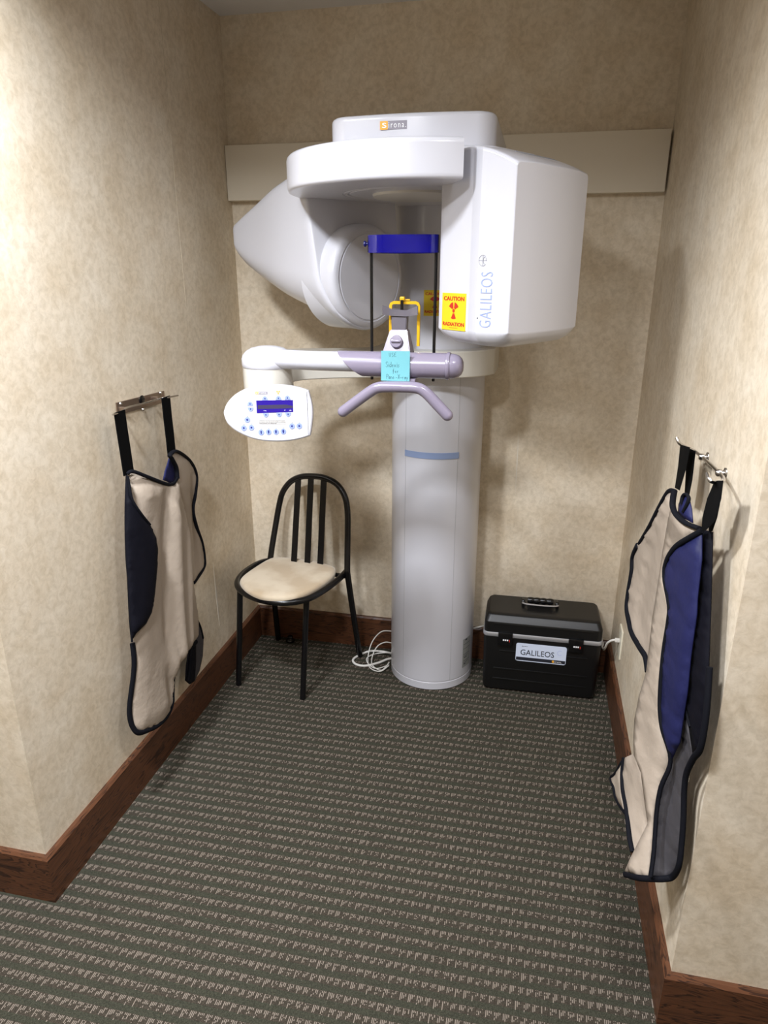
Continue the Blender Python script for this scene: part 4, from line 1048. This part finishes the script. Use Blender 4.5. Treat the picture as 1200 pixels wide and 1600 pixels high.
La_lapd = [(0.0519, -0.6929, 0.34), (0.0519, -0.7062, 0.2717), (0.0533, -0.7308, 0.2076), (0.0584, -0.7755, 0.2239), (0.0623, -0.8058, 0.2587), (0.0614, -0.7882, 0.3071), (0.0595, -0.7639, 0.3417)]
cloth('lappet_lining', La_lapd, M_NAVYD, la, h=HL, thick=.004)
for pts, rr_ in (([(0.062, -0.9952, 1.0549), (0.0724, -0.9824, 1.0592), (0.0857, -0.93, 1.0285), (0.088, -0.8456, 0.9841), (0.0832, -0.7902, 0.9656), (0.0805, -0.7545, 0.9735)], .0056), ([(0.0777, -0.7495, 0.9719), (0.0785, -0.7522, 1.0097), (0.0811, -0.7786, 1.046), (0.0821, -0.7884, 1.0586), (0.0785, -0.7422, 1.0595), (0.0723, -0.6706, 1.0207), (0.0653, -0.6178, 0.9764), (0.0617, -0.595, 0.9304), (0.0631, -0.6188, 0.8735), (0.0655, -0.6481, 0.8309), (0.0617, -0.6273, 0.7622), (0.0558, -0.5875, 0.6836), (0.0534, -0.5765, 0.6188), (0.0542, -0.5894, 0.5904), (0.0622, -0.6678, 0.5777), (0.0648, -0.6918, 0.577)], .0078),
            ([(0.0494, -0.6615, 0.4177), (0.0457, -0.634, 0.3676), (0.0434, -0.6206, 0.3191)], .005),
            ([(0.0726, -1.0127, 1.0539), (0.076, -1.015, 1.0252), (0.0814, -1.0176, 0.9849), (0.0927, -1.0009, 0.9397), (0.0964, -0.9677, 0.8938)], .0052),
            ([(0.0662, -1.005, 1.0546), (0.0641, -1.0297, 0.9525), (0.065, -1.0529, 0.841), (0.0686, -1.0674, 0.7546), (0.0717, -1.0872, 0.6455), (0.0757, -1.0975, 0.5743)], .0035),
            ([(0.0624, -0.7064, 0.3539), (0.0708, -0.781, 0.3676), (0.0757, -0.8347, 0.3681), (0.079, -0.8806, 0.3627), (0.0808, -0.9102, 0.3364), (0.0811, -0.9246, 0.289), (0.0813, -0.9348, 0.253), (0.084, -0.9733, 0.237), (0.0885, -1.0308, 0.2453), (0.0841, -1.0802, 0.2596), (0.0792, -1.131, 0.2836), (0.069, -1.142, 0.313), (0.064, -1.1403, 0.3503), (0.0644, -1.1316, 0.3877), (0.071, -1.1064, 0.4664), (0.0724, -1.0944, 0.514), (0.0692, -1.0876, 0.5638)], .0085),
            ([(0.0587, -0.7137, 0.3525), (0.0616, -0.7417, 0.3439), (0.0632, -0.7667, 0.2944), (0.0652, -0.7933, 0.2487)], .010)):
    binding('edge_binding', pts, la, rr_)
Ls = [(0.06, -0.9908, 1.2331), (0.06, -0.992, 1.2255), (0.06, -0.9906, 1.1765), (0.06, -0.988, 1.1247), (0.06, -0.9851, 1.0519)]
strap('shoulder_strap', [(q_, (0, .0255, 0)) for q_ in Ls], .0015, la)
Ls = [(0.06, -0.7391, 1.2302), (0.06, -0.7386, 1.2256), (0.06, -0.7393, 1.168), (0.06, -0.7376, 1.107), (0.06, -0.7377, 1.0434)]
strap('shoulder_strap', [(q_, (0, .0245, 0)) for q_ in Ls], .0015, la)

# ------------------------------------------------ right hanger
rg = thing('rod_hanger', (XR - .02, -1.17, 1.22), 'steel rod hanger with upturned hook ends on the right wall', 'wall hook')
far_tip, far_el, far_b, near_b = [(1.492, -1.0676, 1.2464), (1.5, -1.074, 1.2337), (1.544, -1.0964, 1.2124), (1.544, -1.2534, 1.2198)]
near_c, near_tip = [(1.535, -1.323, 1.2236), (1.485, -1.4074, 1.2581)]
nel = (1.49, -1.4233, 1.2482)
bm = bmesh.new(); add_tube(bm, catmull([far_tip, far_el, (1.535, -1.0449, 1.2137), far_b, near_b, near_c, nel, near_tip], 5), .0038, 10); obj('steel_rod', bm, M_STEEL, rg, 50)
for bpt in (far_b, near_b):
    bm = bmesh.new(); add_lathe(bm, [(0, 0), (.0115, 0), (.011, .002), (.006, .004), (.005, .007), (.0075, .008), (.0075, .015), (.005, .018), (0, .018)], Matrix.Translation((XR - .0005, bpt[1], bpt[2])) @ Matrix.Rotation(-PI / 2, 4, 'Y'), 20); obj('rod_mount', bm, M_STEEL, rg, 40)

# ------------------------------------------------ right apron
HR = (.97, -.25, 0)
ra = thing('lead_apron', (1.48, -1.3, .34), 'taupe and bright navy lead apron hanging on the steel rod of the right wall', 'apron')
Ra_body = [(1.4768, -1.2008, 1.1448), (1.4758, -1.2079, 1.1288), (1.4796, -1.2353, 1.1203), (1.4895, -1.2838, 1.1203), (1.5009, -1.328, 1.1252), (1.4995, -1.3274, 1.1183), (1.4786, -1.2699, 1.0638), (1.4729, -1.2333, 1.0177), (1.4729, -1.2299, 0.9781), (1.4817, -1.2725, 0.9317), (1.4844, -1.2828, 0.8978), (1.4833, -1.2856, 0.8185), (1.4845, -1.3085, 0.7233), (1.4907, -1.3351, 0.6711), (1.5093, -1.3735, 0.6174), (1.4986, -1.3809, 0.5529), (1.4924, -1.3974, 0.4959), (1.4895, -1.4379, 0.4288), (1.4837, -1.4677, 0.3905), (1.462, -1.4528, 0.3726), (1.4441, -1.4126, 0.3368), (1.4515, -1.4193, 0.3876), (1.462, -1.4112, 0.4162), (1.4794, -1.3995, 0.4667), (1.4738, -1.3746, 0.4957), (1.466, -1.3276, 0.5406), (1.4557, -1.2792, 0.5486), (1.4551, -1.2513, 0.5761), (1.456, -1.2288, 0.6086), (1.4604, -1.2192, 0.6652), (1.4667, -1.2298, 0.7406), (1.4675, -1.2085, 0.8746), (1.4687, -1.2086, 0.9122), (1.4691, -1.2087, 1.023), (1.4726, -1.2016, 1.102)]
cloth('front_panel', Ra_body, M_BEIGE, ra, h=HR, bulge=.010, folds=((.012, 1.782, .75, .0, .02, .4, 1.1),))
Ra_wing = [(1.4806, -1.1705, 1.1538), (1.473, -1.125, 1.1267), (1.4659, -1.0883, 1.0752), (1.4617, -1.0447, 1.0223), (1.4576, -0.9518, 0.9401), (1.4556, -0.9059, 0.8872), (1.4551, -0.9237, 0.8519), (1.4526, -0.9276, 0.7904), (1.4516, -0.945, 0.7549), (1.4534, -1.0022, 0.7409), (1.4555, -1.0471, 0.7366), (1.4615, -1.1261, 0.7469), (1.4675, -1.1838, 0.7525), (1.4705, -1.2148, 0.7319), (1.4768, -1.2287, 0.8203), (1.4752, -1.2104, 0.8764), (1.4782, -1.2234, 0.8872), (1.4788, -1.2291, 1.0196), (1.4799, -1.2056, 1.1039), (1.4821, -1.1882, 1.1411)]
cloth('side_wing', Ra_wing, M_BEIGE, ra, h=HR, folds=((-.030, 1.692, .95, .05, .016, .7, 1.15),))
Ra_lap = [(1.4468, -1.23, 0.5013), (1.4597, -1.2797, 0.557), (1.4665, -1.3098, 0.5551), (1.4736, -1.3486, 0.5259), (1.4807, -1.3804, 0.4927), (1.483, -1.3988, 0.4619), (1.4751, -1.4139, 0.4264), (1.4585, -1.4189, 0.3912), (1.4494, -1.3792, 0.4025), (1.4466, -1.3171, 0.4298), (1.4429, -1.2627, 0.4328), (1.4429, -1.2293, 0.4565)]
cloth('lower_lappet', Ra_lap, M_BEIGE, ra, h=HR, bulge=.006, folds=((.008, 1.737, .4, .0, .012, .2, .8),))
Ra_lap2 = [(1.4345, -1.1414, 0.367), (1.4383, -1.1711, 0.4041), (1.4451, -1.1992, 0.4639), (1.4456, -1.2566, 0.4281), (1.4469, -1.2992, 0.4089), (1.4424, -1.2646, 0.3902), (1.4376, -1.2162, 0.3709), (1.4358, -1.1796, 0.3717)]
cloth('lappet_lining', Ra_lap2, M_BEIGE, ra, h=HR)
Ra_navy = [(1.4946, -1.3487, 1.1239), (1.5013, -1.3654, 1.1367), (1.5025, -1.3925, 1.0896), (1.5024, -1.4083, 1.0124), (1.5034, -1.4169, 0.985), (1.5037, -1.4239, 0.8978), (1.506, -1.433, 0.8213), (1.5071, -1.4291, 0.7579), (1.5089, -1.4272, 0.7024), (1.5064, -1.3924, 0.6296), (1.4867, -1.3543, 0.6798), (1.4811, -1.3282, 0.7359), (1.4791, -1.3045, 0.829), (1.479, -1.2978, 0.9215), (1.4775, -1.2921, 0.9409), (1.4688, -1.2498, 0.9865), (1.4688, -1.2534, 1.0257), (1.4742, -1.2901, 1.0714)]
cloth('navy_panel', Ra_navy, M_NAVY, ra, h=HR, bulge=.012, folds=((.014, 1.803, .9, .02, .014, .6, 1.15),))
Ra_back = [(1.5053, -1.3377, 1.1241), (1.5124, -1.3567, 1.1331), (1.516, -1.3812, 1.1397), (1.517, -1.4036, 1.0955), (1.5209, -1.4389, 0.9981), (1.5233, -1.4751, 0.9081), (1.5248, -1.4961, 0.8463), (1.5254, -1.506, 0.7526), (1.523, -1.4822, 0.7127), (1.5171, -1.4417, 0.7519), (1.5113, -1.4069, 0.7927), (1.5127, -1.408, 0.7438), (1.5088, -1.3981, 0.8833), (1.5089, -1.3922, 0.973), (1.5077, -1.3829, 1.0006), (1.5067, -1.3636, 1.0779)]
cloth('navy_back_panel', Ra_back, M_NAVYD, ra, h=HR, bulge=.008)
Ra_grey = [(1.5123, -1.3662, 0.6031), (1.5162, -1.3993, 0.6783), (1.514, -1.4049, 0.7752), (1.5196, -1.4404, 0.7473), (1.5249, -1.4772, 0.71), (1.5231, -1.4479, 0.6485), (1.5247, -1.4486, 0.6059), (1.5297, -1.4713, 0.5385), (1.53, -1.4837, 0.4895), (1.528, -1.4729, 0.4098), (1.4867, -1.462, 0.3805), (1.4917, -1.4293, 0.4208), (1.4946, -1.3885, 0.4882), (1.4993, -1.3707, 0.5444)]
cloth('inner_face', Ra_grey, M_GREY, ra, h=HR, folds=((-.02, 1.811, .5, .1, .012, .35, .9),))
Ra_neck = [(1.4884, -1.2041, 1.1345), (1.4928, -1.2099, 1.1547), (1.4986, -1.2311, 1.1618), (1.5019, -1.2593, 1.1419), (1.5031, -1.28, 1.12), (1.4928, -1.2387, 1.1165), (1.4877, -1.2123, 1.119)]
cloth('neck_lining', Ra_neck, M_NAVY, ra, h=HR)
for pts, rr_ in (([(1.476, -1.2, 1.1625), (1.4745, -1.2052, 1.146), (1.4743, -1.2154, 1.1312), (1.478, -1.2428, 1.1227), (1.4879, -1.2912, 1.1229), (1.5019, -1.3435, 1.1315)], .0065),
            ([(1.482, -1.1855, 1.1555), (1.4761, -1.1519, 1.1472), (1.4723, -1.1288, 1.1278), (1.4653, -1.0921, 1.0764), (1.4611, -1.0484, 1.0236), (1.4575, -0.9697, 0.9508)], .0052),
            ([(1.456, -0.9572, 0.9402), (1.4543, -0.9203, 0.893), (1.4538, -0.9361, 0.8573), (1.4514, -0.9396, 0.796), (1.4503, -0.9554, 0.76), (1.452, -1.0124, 0.7461), (1.454, -1.0559, 0.7412), (1.4599, -1.1348, 0.7516), (1.4658, -1.1924, 0.7573), (1.469, -1.2243, 0.7376)], .0080),
            ([(1.5002, -1.3724, 1.1379), (1.4864, -1.3379, 1.1085), (1.4738, -1.2985, 1.0741), (1.4682, -1.2626, 1.0295), (1.4683, -1.2588, 0.9905), (1.477, -1.3004, 0.945), (1.4789, -1.3074, 0.91), (1.4782, -1.3102, 0.8322), (1.4798, -1.3327, 0.7387), (1.4861, -1.3589, 0.6875), (1.5045, -1.3962, 0.6344), (1.4924, -1.4025, 0.5676), (1.4882, -1.4187, 0.5143), (1.4851, -1.4582, 0.4479), (1.4793, -1.4876, 0.4104)], .0060),
            ([(1.4426, -1.4229, 0.3406), (1.4604, -1.4626, 0.3766), (1.4844, -1.4784, 0.3957), (1.5076, -1.4804, 0.403), (1.5231, -1.482, 0.4143), (1.5247, -1.504, 0.4653), (1.5254, -1.4946, 0.5149), (1.5237, -1.482, 0.5693), (1.5202, -1.469, 0.6225), (1.5187, -1.4702, 0.6659), (1.5199, -1.4935, 0.7199), (1.522, -1.5165, 0.7619), (1.522, -1.5135, 0.8351), (1.5205, -1.4899, 0.9167)], .0065),
            ([(1.5167, -1.4489, 0.7571), (1.5131, -1.4251, 0.7724), (1.5099, -1.4066, 0.7964)], .0045),
            ([(1.4448, -1.2261, 0.4979), (1.4428, -1.2401, 0.4653), (1.443, -1.2742, 0.4426), (1.4462, -1.3274, 0.4339), (1.4491, -1.3862, 0.4091), (1.4536, -1.4138, 0.3973)], .0055),
            ([(1.4442, -1.2039, 0.4675), (1.4375, -1.1747, 0.4085), (1.4337, -1.146, 0.3707), (1.4358, -1.1945, 0.3789), (1.4373, -1.2246, 0.3781), (1.4424, -1.2778, 0.3967), (1.4472, -1.3166, 0.4143)], .0040),
            ([(1.4886, -1.2219, 1.1404), (1.4907, -1.2193, 1.1576), (1.4944, -1.2309, 1.1644), (1.4966, -1.2457, 1.1575), (1.4908, -1.2408, 1.129)], .0045)):
    binding('edge_binding', pts, ra, rr_)
def web(pts3, name='shoulder_strap'):
    P_ = [Vector(q_) for q_ in pts3]; bm = bmesh.new(); n2 = len(P_) // 2; rings = []
    for a, b in zip(P_[:n2], P_[::-1][:n2]):
        nn2 = Vector((-.25, -.97, 0)) * .0012; rings.append([a - nn2, b - nn2, b + nn2, a + nn2])
    add_loft(bm, rings); obj(name, bm, M_STRAP, ra, 30)
web([(1.502, -1.0636, 1.2307), (1.502, -1.0732, 1.1833), (1.502, -1.0719, 1.1315), (1.502, -1.127, 1.1419), (1.502, -1.1573, 1.1999), (1.502, -1.1635, 1.2476)])
web([(1.515, -1.0742, 1.2267), (1.515, -1.094, 1.1834), (1.515, -1.1151, 1.1343), (1.515, -1.1614, 1.1348), (1.515, -1.1695, 1.18), (1.515, -1.1603, 1.2396)])
web([(1.503, -1.3896, 1.2405), (1.4995, -1.3724, 1.2011), (1.4945, -1.3807, 1.1661), (1.494, -1.3937, 1.1452), (1.4981, -1.4041, 1.1494), (1.503, -1.4358, 1.1809), (1.503, -1.4509, 1.2264), (1.503, -1.4458, 1.2574)])
web([(1.512, -1.3581, 1.1759), (1.5106, -1.3664, 1.1569), (1.5101, -1.377, 1.139), (1.512, -1.3956, 1.1461), (1.512, -1.4115, 1.1782), (1.512, -1.4143, 1.2051)])
